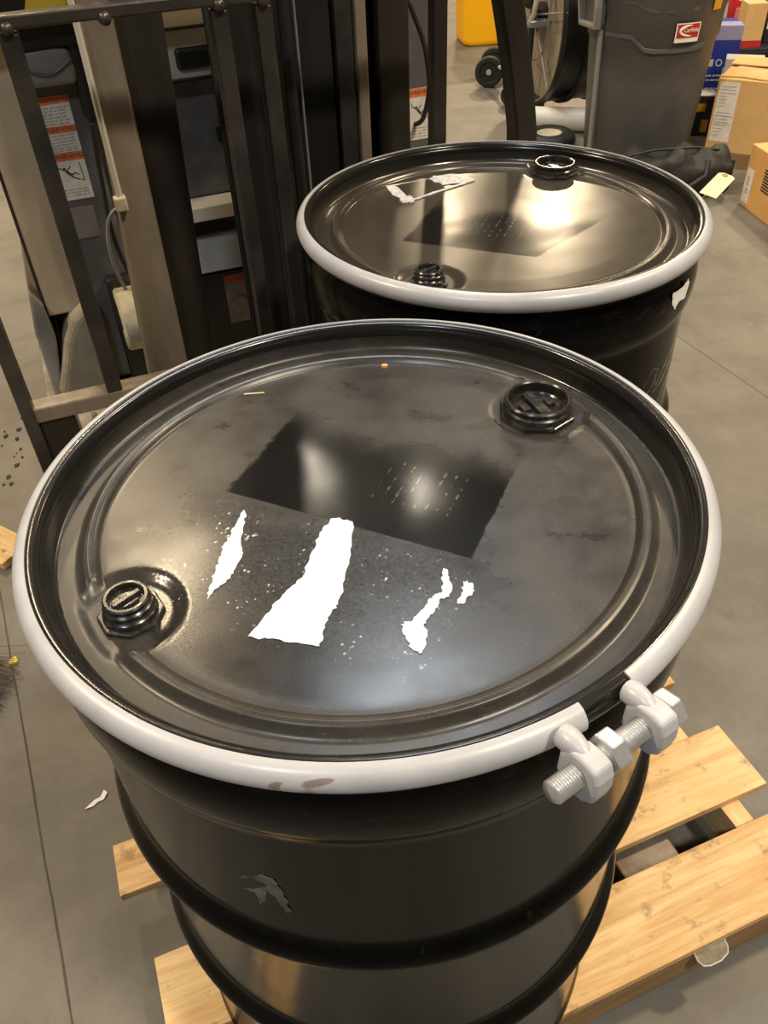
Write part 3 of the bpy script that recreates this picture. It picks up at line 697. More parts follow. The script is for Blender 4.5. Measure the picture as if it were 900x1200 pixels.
# rounded grey cover at the top of the label column
cv = [(-0.026, 1.030), (0.09, 1.030), (0.094, 1.06), (0.088, 1.098), (0.06, 1.104), (0.0, 1.100), (-0.022, 1.085), (-0.028, 1.05)]
MB().prism(cv, 1.985, 2.03, lambda u, z, v: L(u, v, z)).build('rounded_cover', M_body_l, st, None, 0.012, segs=4)
crease = [L(-0.018+0.105*i/12, 1.9835, 1.078-0.024*math.sin(PI*i/12)) for i in range(13)]
MB().tube(crease, 0.003, 8).build('cover_crease', M_body, st, 60)
sbox('black_guard', 0.085, 0.118, 1.99, 2.04, 0.955, 1.15, M_blk, bevel=0.014)
# warning decals
def decal(u, z, w, h, v, bands, parent, M_lab=M_lab, M_orange=M_orange):
    d = sbox('warning_decal', u, u+w, v-0.0012, v, z, z+h, M_lab, parent, 0)
    for (f0, f1) in bands:
        sbox('decal_header', u, u+w, v-0.0018, v-0.0012, z+h*f0, z+h*f1, M_orange, d, 0)
        text_mesh('WARNING', 0.0135, M_ink, 'decal_lettering', d, frame(L(u+w*0.54, v-0.0019, z+h*(f0+f1)/2), (1, 0, 0), (0, 0, 1), (0, -1, 0)), 0.0002)
    return d
def lines(d, u, w, zs, v, m_):
    mb = MB()
    for z in zs:
        x = u+0.004
        while x < u+w-0.006:
            q = random.uniform(0.004, 0.016); q = min(q, u+w-0.004-x)
            mb.box(L(x, v-0.0016, z), L(x+q, v-0.0012, z+0.0028)); x += q+0.0035
    mb.build('decal_text', m_, d)
def picto(d, u, z, s, v):
    """falling figure beside an edge line"""
    mb = MB()
    def seg(a, b, w):
        a = Vector(a); b = Vector(b); t = (b-a).normalized(); n = Vector((-t.y, t.x))*w/2
        q = [a-n, b-n, b+n, a+n]
        mb.prism([(p.x, p.y) for p in q], v-0.0016, v-0.0012, lambda x, y, h: L(u+x*s, h, z+y*s))
    seg((0.10, 0.80), (0.42, 0.62), 0.05); seg((0.42, 0.62), (0.62, 0.40), 0.13); seg((0.44, 0.60), (0.66, 0.82), 0.05)
    seg((0.62, 0.40), (0.80, 0.50), 0.06); seg((0.80, 0.50), (0.98, 0.40), 0.05); seg((0.60, 0.36), (0.95, 0.16), 0.06); seg((0.10, 0.80), (0.06, 0.98), 0.04)
    seg((1.10, 0.95), (1.16, 0.10), 0.035); seg((1.16, 0.10), (0.98, 0.18), 0.03)
    hd = [(0.36+0.07*math.cos(t), 0.72+0.07*math.sin(t)) for t in [2*PI*i/10 for i in range(10)]]
    mb.prism(hd, v-0.0016, v-0.0012, lambda x, y, h: L(u+x*s, h, z+y*s))
    mb.build('falling_figure', M_ink, d)
d = decal(-0.010, 0.790, 0.073, 0.217, 2.02, [(0.93, 1.0), (0.66, 0.725), (0.395, 0.475)], st)
lines(d, -0.008, 0.068, [0.790+0.217*f for f in (0.89, 0.86, 0.83, 0.80, 0.77, 0.74)], 2.02, M_inkg)
lines(d, -0.008, 0.068, [0.790+0.217*f for f in (0.63, 0.60, 0.57, 0.54, 0.51, 0.485)], 2.02, M_inkg)
lines(d, -0.008, 0.068, [0.790+0.217*f for f in (0.10, 0.07, 0.04)], 2.02, M_inkg)
picto(d, -0.002, 0.790+0.217*0.16, 0.047, 2.02)
sbox('worn_decal', -0.004, 0.055, 2.0185, 2.02, 0.70, 0.772, M_body_l, st, 0)
d = decal(0.868, 0.786, 0.060, 0.122, 2.05, [(0.84, 1.0)], st)
picto(d, 0.872, 0.786+0.045, 0.045, 2.05)
lines(d, 0.872, 0.05, [0.792, 0.799, 0.806, 0.813], 2.05, M_inkg)
d = decal(0.325, 0.40, 0.12, 0.135, 2.03, [(0.84, 1.0)], st, M_lab_shade, M_red_shade)
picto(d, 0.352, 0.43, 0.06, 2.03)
# yellow and black hazard band along the top of the machine
hz = sbox('hazard_band', -0.14, 0.66, 1.955, 1.975, 1.150, 1.300, M_yel2, st, 0)
for i in range(5):
    u = -0.035+0.13*i
    MB().prism([(u, 1.150), (u+0.05, 1.150), (u+0.11, 1.30), (u+0.06, 1.30)], 1.9535, 1.955, lambda a, z, v: L(a, v, z)).build('hazard_stripe', M_blk, hz)
# tan side panel and dusty base
sbox('side_panel', -0.118, -0.030, 2.03, 2.80, 0.52, 1.32, M_tan, bevel=0.006)
sbox('panel_edge', -0.124, -0.117, 2.03, 2.10, 0.55, 1.32, M_steel_b, bevel=0.002)
fe = [(-0.150, 0.31), (0.0, 0.31), (0.0, 0.55), (-0.035, 0.545), (-0.07, 0.52), (-0.10, 0.47), (-0.125, 0.40), (-0.15, 0.34)]
MB().prism(fe, 1.98, 2.60, lambda u, z, v: L(u, v, z)).build('fender', M_dust, st, None, 0.02, segs=4)
MB().prism([(-0.165, 0.31), (-0.148, 0.31), (-0.118, 0.46), (-0.122, 0.56), (-0.145, 0.60), (-0.16, 0.50)], 2.0, 2.5, lambda u, z, v: L(u, v, z)).build('side_guard', M_body_l, st, None, 0.006)
sbox('base_frame', -0.19, 0.93, 1.70, 2.90, 0.10, 0.305, M_dust, bevel=0.01)
for u in (-0.14, -0.08):
    MB().lathe([(0.012, 0), (0.012, 0.018), (0.007, 0.020), (0.007, 0.036), (0, 0.038)], 14, M=Matrix.Translation(L(u, 1.84, 0.304))).build('base_bolt', M_galv, st, 40)
for u in (-0.12, 0.86):
    for v in (1.85, 2.75):
        MB().lathe([(0.0, -0.035), (0.07, -0.035), (0.078, -0.028), (0.078, 0.028), (0.07, 0.035), (0, 0.035)], 28, M=Matrix.Translation(L(u, v, 0.078)) @ Matrix.Rotation(PI/2, 4, 'Y')).build('base_wheel', M_rubber, st, 40)
# cream guide roller in its dark opening
sbox('roller_opening', 0.035, 0.14, 1.99, 2.03, 0.32, 0.60, M_blk, bevel=0.01)
MB().lathe([(0.0, -0.024), (0.045, -0.024), (0.047, -0.032), (0.070, -0.032), (0.076, -0.026), (0.076, 0.026), (0.070, 0.032), (0.047, 0.032), (0.045, 0.024), (0, 0.024)], 40,
           M=Matrix.Translation(L(0.076, 1.95, 0.512)) @ Matrix.Rotation(PI/2, 4, 'Y')).build('guide_roller', M_cream, st, 40)
MB().lathe([(0.0, -0.034), (0.020, -0.034), (0.040, -0.026), (0.040, 0.026), (0.020, 0.034), (0, 0.034)], 24,
           M=Matrix.Translation(L(0.076, 1.95, 0.512)) @ Matrix.Rotation(PI/2, 4, 'Y')).build('roller_hub', M_steel_d, st, 40)
# hoses
def hose(pts, r, m_=M_rubber):
    P = [Vector(L(*p)) for p in pts]; out = []
    n = len(P)
    for i in range(n-1):
        p0, p1, p2, p3 = P[max(i-1, 0)], P[i], P[i+1], P[min(i+2, n-1)]
        for k in range(8):
            t = k/8; out.append(0.5*((2*p1)+(-p0+p2)*t+(2*p0-5*p1+4*p2-p3)*t*t+(-p0+3*p1-3*p2+p3)*t**3))
    out.append(P[-1]); MB().tube(out, r, 10).build('hose', m_, st, 60)
hose([(0.095, 1.95, 0.96), (0.085, 1.95, 0.85), (0.078, 1.95, 0.74), (0.085, 1.95, 0.66), (0.105, 1.95, 0.60), (0.13, 1.96, 0.55)], 0.0055)
hose([(0.125, 1.93, 0.78), (0.10, 1.93, 0.785), (0.075, 1.93, 0.76), (0.062, 1.93, 0.70), (0.068, 1.94, 0.62), (0.088, 1.96, 0.54)], 0.004, M_body_l)
hose([(0.80, 1.95, 1.16), (0.832, 1.95, 1.108), (0.848, 1.95, 1.073), (0.863, 1.95, 1.037), (0.873, 1.95, 1.0), (0.880, 1.95, 0.93), (0.885, 2.0, 0.85), (0.885, 2.06, 0.82)], 0.006)

# ------------------------------------------------------------------ things at the back, left to right
# yellow bin
yb = thing('yellow_bin', 'plain yellow plastic bin with rounded base corners on the floor, farthest back', 'bin', (1.01, 7.28, 0), 0.1)
def rrect(w, d, r, n=6):
    out = []
    for cx, cy, a0 in ((w/2-r, d/2-r, 0), (-w/2+r, d/2-r, 90), (-w/2+r, -d/2+r, 180), (w/2-r, -d/2+r, 270)):
        out += [(cx+r*math.cos(rad(a0+90*i/n)), cy+r*math.sin(rad(a0+90*i/n))) for i in range(n+1)]
    return out
def loft(mb, rings, cap0=True, cap1=True):
    n = len(rings[0]); vs = [p for r in rings for p in r]
    fs = [(i*n+k, i*n+(k+1) % n, (i+1)*n+(k+1) % n, (i+1)*n+k) for i in range(len(rings)-1) for k in range(n)]
    if cap0: fs.append(tuple(reversed(range(n))))
    if cap1: fs.append(tuple(range((len(rings)-1)*n, len(rings)*n)))
    return mb.add(vs, fs)
loft(MB(), [[(a, b, z) for a, b in rrect(w, w*0.8, 0.06)] for w, z in ((0.42, 0.0), (0.45, 0.015), (0.455, 0.04), (0.50, 0.62), (0.49, 0.62), (0.45, 0.06))]).build('body', M_yel, yb, 50)
loft(MB(), [[(a, b, z) for a, b in rrect(w, w*0.8, 0.06)] for w, z in ((0.505, 0.60), (0.53, 0.605), (0.53, 0.63), (0.49, 0.632), (0.49, 0.60))], False, False).build('rim', M_yel, yb, 50)

# drum fan on wheels
fan = thing('drum_fan', 'big black barrel fan with tan guard and small wheels, beside the grey bin', 'fan', (0.99, 5.20, 0), 0)
FN = Vector((-0.985, -0.17, 0)).normalized(); FT = Vector((-FN.y, FN.x, 0)); FZ = Vector((0, 0, 1))
Mf = frame((0, 0, 0.53), FT, FZ, FN)
R = 0.45
MB().lathe([(R, 0.02), (R+0.012, 0.0), (R, -0.015), (R-0.012, -0.05), (R-0.012, -0.13), (R+0.004, -0.135), (R+0.004, -0.16), (R-0.012, -0.165), (R-0.012, -0.29), (R, -0.30), (R-0.03, -0.30), (R-0.03, -0.0), (R-0.012, 0.02)], 72, M=Mf, closed=True).build('shroud', M_fan_out, fan, 45)
MB().lathe([(0, -0.055), (R-0.025, -0.055), (R-0.025, -0.045), (0, -0.045)], 48, M=Mf).build('guard_plate', M_fan_in, fan, 40)
for i, rr_ in enumerate((0.22, 0.43)):
    MB().lathe([(rr_+0.004*math.cos(a), 0.012+0.004*math.sin(a)) for a in [2*PI*k/6 for k in range(6)]], 48, M=Mf, closed=True).build('guard_ring', M_fan_in, fan, 60)
for i in range(6):
    a = rad(60*i+10); MB().tube([Mf @ Vector((0.04*math.cos(a), 0.04*math.sin(a), 0.014)), Mf @ Vector((0.46*math.cos(a), 0.46*math.sin(a), 0.006))], 0.005, 8).build('guard_spoke', M_fan_in, fan, 60)
MB().lathe([(0, 0.02), (0.05, 0.015), (0.06, -0.02), (0.06, -0.09), (0, -0.09)], 24, M=Mf).build('hub', M_blk, fan, 40)
MB().tube([Mf @ Vector((0.07, 0.46, 0.05)), Mf @ Vector((0.07, -0.10, 0.05)), Mf @ Vector((0.05, -0.46, 0.05))], 0.016, 10).build('support_bar', M_blk, fan, 50)
MB().tube([Mf @ Vector((0.12, 0.10, 0.05)), Mf @ Vector((0.11, 0.02, 0.06)), Mf @ Vector((0.03, -0.05, 0.06)), Mf @ Vector((0.02, -0.18, 0.055))], 0.014, 10).build('tilt_handle', M_offw, fan, 60)
MB().tube([Mf @ Vector((0.10, 0.12, 0.05)), Mf @ Vector((0.02, 0.06, 0.06))], 0.030, 12).build('tilt_knob', M_blk, fan, 50)
def wheel(parent, c, axis, r, w, m_, hubm, name='wheel'):
    axis = Vector(axis).normalized(); x = axis.orthogonal().normalized(); y = axis.cross(x)
    Mw = frame(c, x, y, axis)
    o = MB().lathe([(0, -w*0.3), (r*0.62, -w*0.3), (r*0.68, -w*0.5), (r*0.92, -w*0.5), (r, -w*0.3), (r, w*0.3), (r*0.92, w*0.5), (r*0.68, w*0.5), (r*0.62, w*0.3), (0, w*0.3)], 36, M=Mw).build(name, m_, parent, 40)
    MB().lathe([(r*0.20, w*0.28), (r*0.18, w*0.55), (0, w*0.58)], 16, M=Mw).build('hub_cap', hubm, o, 40)
    for i in range(3):
        a = rad(60*i+90)
        MB().box((-r*0.62, -0.004, w*0.26), (r*0.62, 0.004, w*0.42), Mw @ Matrix.Rotation(a, 4, 'Z')).build('wheel_spoke', m_, o)
    return o
fo = Vector((0.99, 5.20, 0))
ax = Vector((0.12, -1, 0.35))
wheel(fan, Vector((0.835, 5.90, 0.092))-fo, (-0.25, -1, 0.02), 0.092, 0.04, M_rubber, M_offw)
wheel(fan, Vector((0.905, 6.16, 0.092))-fo, (-0.25, -1, 0.02), 0.092, 0.04, M_rubber, M_offw)
MB().tube([Vector((0.835, 5.90, 0.092))-fo, Vector((0.905, 6.16, 0.092))-fo], 0.010, 8).build('axle', M_galv, fan, 50)
wheel(fan, Vector((0.895, 5.46, 0.052))-fo, (-0.9, -0.6, 0.0), 0.052, 0.03, M_rubber, M_offw)
wheel(fan, Vector((1.02, 5.19, 0.052))-fo, (-0.3, -1, 0.0), 0.052, 0.03, M_rubber, M_offw)
MB().tube([Vector((0.87, 6.03, 0.10))-fo, Vector((0.92, 5.75, 0.14))-fo, Vector((0.93, 5.48, 0.12))-fo, Vector((0.915, 5.46, 0.06))-fo], 0.014, 10).build('base_tube', M_offw, fan, 50)
MB().tube([Vector((0.93, 5.48, 0.12))-fo, Vector((0.99, 5.25, 0.085))-fo, Vector((1.02, 5.19, 0.07))-fo], 0.014, 10).build('base_tube', M_galv, fan, 50)
MB().box((-0.06, -0.10, 0.48), (0.34, 0.10, 0.52)).build('bracket', M_galv, fan, None, 0.01)

# white pipe on the floor and small wheel lying flat
p0, p1 = Vector((0.865, 4.97, 0.062)), Vector((1.40, 4.82, 0.062))
pd = (p1-p0).normalized(); Mp = frame(p0, Vector((0, 0, 1)).cross(pd)*-1, Vector((0, 0, 1)), pd)
tag(MB().lathe([(0.062, 0), (0.062, (p1-p0).length), (0.054, (p1-p0).length), (0.054, 0)], 40, M=Mp, closed=True).build('white_pipe', M_white, None, 40),
    'thick white pipe lying on the floor behind the small tyre', 'pipe')
sw = thing('cart_wheel', 'small black tyre with cream hub lying flat on the floor', 'wheel', (0.995, 4.62, 0), 0)
MB().lathe([(0.062, 0.015), (0.075, 0.008), (0.105, 0.0), (0.130, 0.012), (0.142, 0.036), (0.142, 0.052), (0.130, 0.076), (0.105, 0.088), (0.075, 0.080), (0.062, 0.070)], 48, closed=True).build('tyre', M_rubber, sw, 50)
MB().lathe([(0, 0.055), (0.02, 0.055), (0.045, 0.062), (0.060, 0.078), (0.066, 0.078), (0.066, 0.02), (0, 0.02)], 40).build('hub', M_cream, sw, 40)

# grey wheeled trash bin
tb = thing('trash_can', 'large dark grey plastic trash can with a red and white sticker, by the boxes', 'trash can', (1.392, 4.38, 0), rad(-14))
BH = 0.84
def br_(z): return 0.255 + 0.055*z/BH
MB().lathe([(0, 0.0), (0.245, 0.0), (0.255, 0.012), (br_(0.40), 0.40), (br_(0.575), 0.575), (br_(0.60)+0.007, 0.585), (br_(0.70)+0.007, 0.70), (br_(0.715)+0.013, 0.71), (br_(BH)+0.013, BH), (br_(BH)-0.012, BH), (0.240, 0.02), (0, 0.02)], 96).build('body', M_bin, tb, 40)
MB().lathe([(br_(BH)+0.010, BH-0.05), (br_(BH)+0.034, BH-0.05), (br_(BH)+0.034, BH+0.01), (br_(BH)-0.015, BH+0.01), (br_(BH)-0.015, BH-0.05)], 96, closed=True).build('rim', M_bin, tb, 40)
def bin_band(name, pts, h):
    mb = MB(); vs = []
    for a, z in pts:
        for dr, dz in ((0.004, 0), (0.016, 0.004), (0.016, h-0.004), (0.004, h)):
            r = br_(z)+dr; vs.append((r*math.cos(rad(a)), r*math.sin(rad(a)), z+dz))
    n = len(pts); fs = [(i*4+j, (i+1)*4+j, (i+1)*4+j+1, i*4+j+1) for i in range(n-1) for j in range(3)]
    mb.add(vs, fs).build(name, M_bin, tb, 40)
bin_band('raised_band', [(-135, 0.60), (-118, 0.60), (-110, 0.598), (-104, 0.575), (-98, 0.55), (-90, 0.545), (-70, 0.545), (-55, 0.548), (-40, 0.56)], 0.022)
bin_band('raised_band', [(-135, 0.735), (-118, 0.735), (-108, 0.733), (-102, 0.715), (-95, 0.705), (-80, 0.705), (-60, 0.707), (-40, 0.715)], 0.022)
# side handle: framed loop with a dark slot
Mh = Matrix.Rotation(rad(-150), 4, 'Z') @ Matrix.Translation((br_(0.70)+0.055, 0, 0.715))
hp = [(-0.075, -0.085), (0.075, -0.085), (0.085, 0.0), (0.085, 0.11), (-0.085, 0.11), (-0.085, 0.0)]
hi_ = [(a*0.80, b*0.82+0.006) for a, b in hp]
mb = MB(); n = 6
F = lambda a, b, h: Mh @ Vector((h + b*0.10, a, b))
vs = [F(a, b, h) for pl_ in (hp, hi_) for h in (-0.025, 0.012) for a, b in pl_]
fs = []
for i in range(n):
    j = (i+1) % n
    fs += [(i, j, n+j, n+i), (2*n+j, 2*n+i, 3*n+i, 3*n+j), (n+i, n+j, 3*n+j, 3*n+i), (j, i, 2*n+i, 2*n+j)]
mb.add(vs, fs).build('handle', M_bin_l, tb, None, 0.005)
MB().box((-0.052, -0.070, -0.070), (-0.020, 0.070, 0.095), Mh).build('handle_mount', M_bin, tb, None, 0.006)
MB().tube([Mh @ Vector((-0.046, 0.055, -0.09)), Mh @ Vector((-0.056, 0.055, -0.42)), Mh @ Vector((-0.060, 0.055, -0.68))], 0.012, 10).build('side_rib', M_bin_l, tb, 50)
# stickers on the curved front
def bin_label(name, a0, a1, z0, z1, m_, parent, lift=0.0195, skew=0.0):
    mb = MB(); N = 10; vs = []
    for i in range(N+1):
        a = a0+(a1-a0)*i/N
        for z, l_ in ((z0, lift), (z1, lift), (z1, lift-0.002), (z0, lift-0.002)):
            zz_ = z+skew*(i/N-0.5); r = br_(zz_)+l_; vs.append((r*math.cos(rad(a)), r*math.sin(rad(a)), zz_))
    fs = [(i*4+j, (i+1)*4+j, (i+1)*4+(j+1) % 4, i*4+(j+1) % 4) for i in range(N) for j in range(4)]+[(0, 1, 2, 3), (N*4+3, N*4+2, N*4+1, N*4)]
    return mb.add(vs, fs).build(name, m_, parent)
sk = bin_label('sticker', -75, -54, 0.592, 0.668, M_white, tb)
bin_label('sticker_panel', -74, -55, 0.610, 0.664, M_red, sk, 0.0205)
def sw_pt(a, z, l_=0.0215): r = br_(z)+l_; return Vector((r*math.cos(rad(a)), r*math.sin(rad(a)), z))
swp = [sw_pt(-60.5-9.5*math.sin(t)-1.5, 0.638+0.021*math.cos(t)) for t in [PI*i/14 for i in range(15)]]
MB().tube([Vector(p) for p in swp], [0.0015+0.0045*math.sin(PI*i/14) for i in range(15)], 6).build('swoosh', M_white, sk)
am = rad(-62.5); rr_ = br_(0.641)+0.0225
text_mesh('Carlisle', 0.024, M_white, 'sticker_lettering', sk, frame((rr_*math.cos(am), rr_*math.sin(am), 0.640), (-math.sin(am), math.cos(am), 0), (0, 0, 1), (math.cos(am), math.sin(am), 0)), 0.0006)
bin_label('orange_sticker', -44, -34, 0.705, 0.80, M_amber, tb)

# black nylon bag
bg = thing('nylon_bag', 'slumped black nylon bag on the floor in front of the grey trash can', 'bag', (1.40, 3.86, 0), rad(6))
rings = []
def bag_r(i, n):
    t = i/n; w = 0.27*(1-0.12*abs(2*t-1)**3); return t
NB_ = 18; SEG = 28
for i in range(NB_+1):
    t = i/NB_; x = -0.30+0.60*t; e = min(1.0, (1-abs(2*t-1))*6)**0.5
    ring_ = []
    for k in range(SEG):
        a = 2*PI*k/SEG; ca, sa = math.cos(a), math.sin(a)
        yy = 0.125*math.copysign(abs(ca)**0.7, ca); zz_ = 0.10+0.10*math.copysign(abs(sa)**0.7, sa)
        q = 0.012*math.sin(9*t*PI+2*ca)+0.010*math.sin(5*a+7*t)+0.008*math.sin(17*t+3*a)
        if sa > 0: zz_ += q*sa*1.3 - 0.03*abs(2*t-1)**2*sa
        yy *= (1+q*3)
        ring_.append((x, yy*(0.25+0.75*e), 0.1+(zz_-0.1)*(0.4+0.6*e) if sa > 0 else max(0.0, zz_*1.0)))
    rings.append(ring_)
loft(MB(), rings).build('body', M_bag, bg, 60)
MB().tube([(-0.28, -0.02, 0.185), (-0.1, -0.03, 0.215), (0.1, -0.03, 0.212), (0.27, -0.02, 0.18)], 0.006, 8).build('zipper', M_blk, bg, 60)
MB().tube([(-0.14, -0.10, 0.17), (-0.13, -0.14, 0.12), (-0.06, -0.155, 0.08), (0.04, -0.155, 0.08), (0.12, -0.14, 0.12), (0.14, -0.10, 0.17)], 0.012, 8).build('carry_strap', M_bag, bg, 60)
for x in (-0.305, 0.30):
    MB().box((x-0.012, -0.03, 0.06), (x+0.012, 0.03, 0.14)).build('end_tab', M_bag, bg, None, 0.005)

# boxes
def carton(name, label, loc, rot, w, dpt, h, m_, cat='box', group=None):
    t = thing(name, label, cat, loc, rot, group)
    MB().box((0, 0, 0.0), (w, dpt, h)).build('carton', m_, t, None, 0.004)
    return t
# big torn carton
bc = carton('cardboard_box', 'large tan cardboard box with torn top flaps and a tall white shipping label', (1.700, 4.23, 0), rad(-32), 0.62, 0.46, 0.40, M_card)
MB().prism([(0.0, 0.0), (0.10, 0.015), (0.2, -0.01), (0.34, 0.02), (0.5, 0.0), (0.62, 0.01), (0.62, 0.18), (0.4, 0.20), (0.2, 0.17), (0.05, 0.19)], 0.402, 0.407,
           lambda a, b, h: (a, b+0.02, h+0.03*(b if b > 0 else 0))).build('flap', M_card, bc)
MB().prism([(0.0, 0.0), (0.15, 0.012), (0.28, -0.012), (0.45, 0.01), (0.62, 0.0), (0.62, 0.2), (0.0, 0.21)], 0.401, 0.406,
           lambda a, b, h: (a, 0.455-b, h+0.03*b)).build('flap', M_card, bc)
MB().box((0.25, -0.0015, 0.30), (0.30, 0.0, 0.40)).build('tape', M_tape, bc)
lb = MB().box((0.012, -0.0015, 0.12), (0.105, 0.0, 0.385)).build('shipping_label', M_lab, bc)
mb = MB()
for i in range(16):
    z = 0.37-0.0145*i
    if 6 < i < 8: continue
    mb.box((0.020, -0.0022, z-0.004), (0.020+random.uniform(0.03, 0.075), -0.0015, z))
mb.box((0.016, -0.0022, 0.235), (0.101, -0.0015, 0.2375)); mb.box((0.016, -0.0022, 0.20), (0.101, -0.0015, 0.2025))
mb.build('label_print', M_inkg, lb)['kind'] = 'stuff'
MB().box((0.0, -0.002, 0.0), (0.62, 0.0, 0.075)).build('lower_flap', M_card_d, bc)
# orange-brown carton at the right edge
ob = carton('cardboard_box', 'clean orange-brown cardboard box at the right edge, nearest of the boxes', (1.700, 3.70, 0), rad(-84), 0.62, 0.40, 0.262, M_card_o)
lb = MB().box((0.012, -0.0015, 0.02), (0.070, 0.0, 0.165)).build('shipping_label', M_lab, ob)
MB().box((0.028, -0.0022, 0.095), (0.045, -0.0015, 0.135)).build('printed_block', M_inkg, lb); MB().box((0.03, -0.0022, 0.06), (0.05, -0.0015, 0.085)).build('printed_block', M_inkg, lb)
mb = MB()
for i in range(8): mb.box((0.15, -0.0015, 0.11+0.012*i), (0.24, 0.0, 0.116+0.012*i))
mb.build('printed_bars', M_char, ob)
# upright blue carton
bl = carton('retail_box', 'tall blue box with white lettering standing beside the grey trash can', (1.80, 4.93, 0), rad(-8), 0.25, 0.20, 0.485, M_blue)
MB().box((-0.001, -0.001, 0.415), (0.251, 0.10, 0.487)).build('lit_top', M_lav, bl, None, 0.003)
mb = MB()
mb.box((0.02, -0.0015, 0.290), (0.125, 0, 0.325)); 
mb.lathe([(0.012, 0), (0.018, 0), (0.018, 0.001), (0.012, 0.001)], 20, M=Matrix.Translation((0.155, -0.0005, 0.308)) @ Matrix.Rotation(PI/2, 4, 'X'), closed=True)
for z, x0, x1 in ((0.335, 0.05, 0.11), (0.240, 0.01, 0.20), (0.218, 0.01, 0.18), (0.175, 0.015, 0.19), (0.160, 0.03, 0.2), (0.142, 0.01, 0.17), (0.095, 0.06, 0.2), (0.080, 0.03, 0.2), (0.064, 0.02, 0.18)):
    x = x0
    while x < x1:
        q = random.uniform(0.008, 0.03); mb.box((x, -0.0015, z), (min(x+q, x1), 0, z+0.008)); x += q+0.005
mb.build('white_lettering', M_offw, bl)
# small dark carton with amber mark
dk = carton('small_box', 'small charcoal box with an amber mark, in front of the blue box', (1.76, 4.70, 0), rad(-14), 0.13, 0.12, 0.20, M_char)
MB().box((0.025, -0.0015, 0.125), (0.085, 0, 0.165)).build('amber_mark', M_amber, dk)
MB().box((0.075, -0.0015, 0.02), (0.11, 0, 0.085)).build('amber_mark', M_amber, dk)
MB().prism([(0.0, 0.0), (0.13, 0.0), (0.13, 0.12), (0.05, 0.12)], 0.2005, 0.204, lambda a, b, h: (a, b, h)).build('lid_flap', M_lgrey, dk)
# things stacked on and behind the big carton
wb = carton('white_box', 'long low off-white box lying behind the torn cardboard box', (1.905, 4.70, 0.30), rad(-22), 0.19, 0.11, 0.075, M_offw)
MB().box((0.056, -0.0015, 0.0), (0.062, 0, 0.075)).build('seam', M_inkg, wb)
MB().box((0.064, -0.0015, 0.002), (0.185, 0, 0.073)).build('side_label', M_lab, wb)
gc = carton('storage_crate', 'grey-green crate carrying the off-white box, behind the torn cardboard box', (1.90, 4.70, 0), rad(-22), 0.60, 0.15, 0.30, M_sage)
MB().box((-0.004, -0.004, 0.265), (0.604, 0.154, 0.299)).build('crate_rim', M_sage, gc, None, 0.004)
tbx = carton('tan_box', 'small tan box with a dark red strip along its base, beside the blue box', (2.195, 5.26, 0.30), rad(-5), 0.115, 0.14, 0.22, M_card)
MB().box((-0.001, -0.0015, 0.0), (0.116, 0, 0.035)).build('base_strip', M_red, tbx)
sh = carton('low_cabinet', 'dark low cabinet under the tan box and red cooler bag', (2.09, 5.24, 0), rad(-4), 0.90, 0.80, 0.30, M_char)
MB().box((0.02, -0.004, 0.02), (0.44, 0, 0.28)).build('door', M_blk, sh, None, 0.003)
MB().box((0.46, -0.004, 0.02), (0.88, 0, 0.28)).build('door', M_blk, sh, None, 0.003)
bw = carton('blue_white_box', 'small black box with blue and white top bands, at the right edge', (2.36, 5.33, 0.30), rad(-5), 0.22, 0.14, 0.20, M_char)
MB().box((-0.001, -0.0015, 0.145), (0.221, 0, 0.201)).build('blue_band', M_sky, bw)
MB().box((0.0, -0.0018, 0.075), (0.221, 0, 0.125)).build('white_band', M_lab, bw)
rbg = thing('cooler_bag', 'red bag with a grey strap and white piping behind the tan box', 'bag', (2.52, 5.80, 0.30), rad(-5))
loft(MB(), [[(a, b, z) for a, b in rrect(w, 0.20*w/0.4, 0.06)] for w, z in ((0.36, 0.0), (0.40, 0.02), (0.41, 0.12), (0.40, 0.26), (0.36, 0.33), (0.28, 0.36))]).build('body', M_redbag, rbg, 50)
MB().box((-0.02, -0.113, 0.0), (0.045, -0.098, 0.30)).build('strap', M_galv, rbg, None, 0.003)
MB().box((-0.19, -0.110, 0.155), (-0.03, -0.100, 0.170)).build('piping', M_white, rbg, None, 0.003)
MB().box((-0.20, -0.111, 0.06), (-0.03, -0.100, 0.12)).build('pink_band', M_pink, rbg, None, 0.003)
MB().box((0.06, -0.111, 0.06), (0.14, -0.100, 0.11)).build('pink_band', M_pink, rbg, None, 0.003)

# ------------------------------------------------------------------ small things
def scrap(name, label, cat, loc, pts, m_, z=0.001, t=0.0012, curl=0.0):
    mb = MB(); mb.prism(pts, z, z+t, lambda a, b, h: (a, b, h+curl*(a*a+b*b)))
    o = mb.build(name, m_); o.location = (*loc, 0); return tag(o, label, cat)
scrap('paper_scrap', 'ragged white paper scrap on the concrete beside the nearest drum', 'litter', (-0.588, 0.846), [(-0.020, -0.016), (-0.006, -0.010), (0.002, 0.0), (0.012, 0.004), (0.016, 0.018), (0.008, 0.024), (0.004, 0.010), (-0.006, 0.004), (-0.014, -0.006)], M_paper, curl=3)
scrap('yellow_scrap', 'tiny crumpled yellow scrap on the concrete by the dark broom', 'litter', (-0.863, 1.207), [(-0.008, -0.008), (0.006, -0.01), (0.010, 0.002), (0.002, 0.012), (-0.009, 0.006)], M_yel2, t=0.006)
scrap('white_strip', 'thin white strip on the floor beside the black bag', 'litter', (1.633, 3.815), [(-0.032, -0.006), (0.032, -0.010), (0.033, 0.004), (-0.031, 0.008)], M_paper, t=0.003)
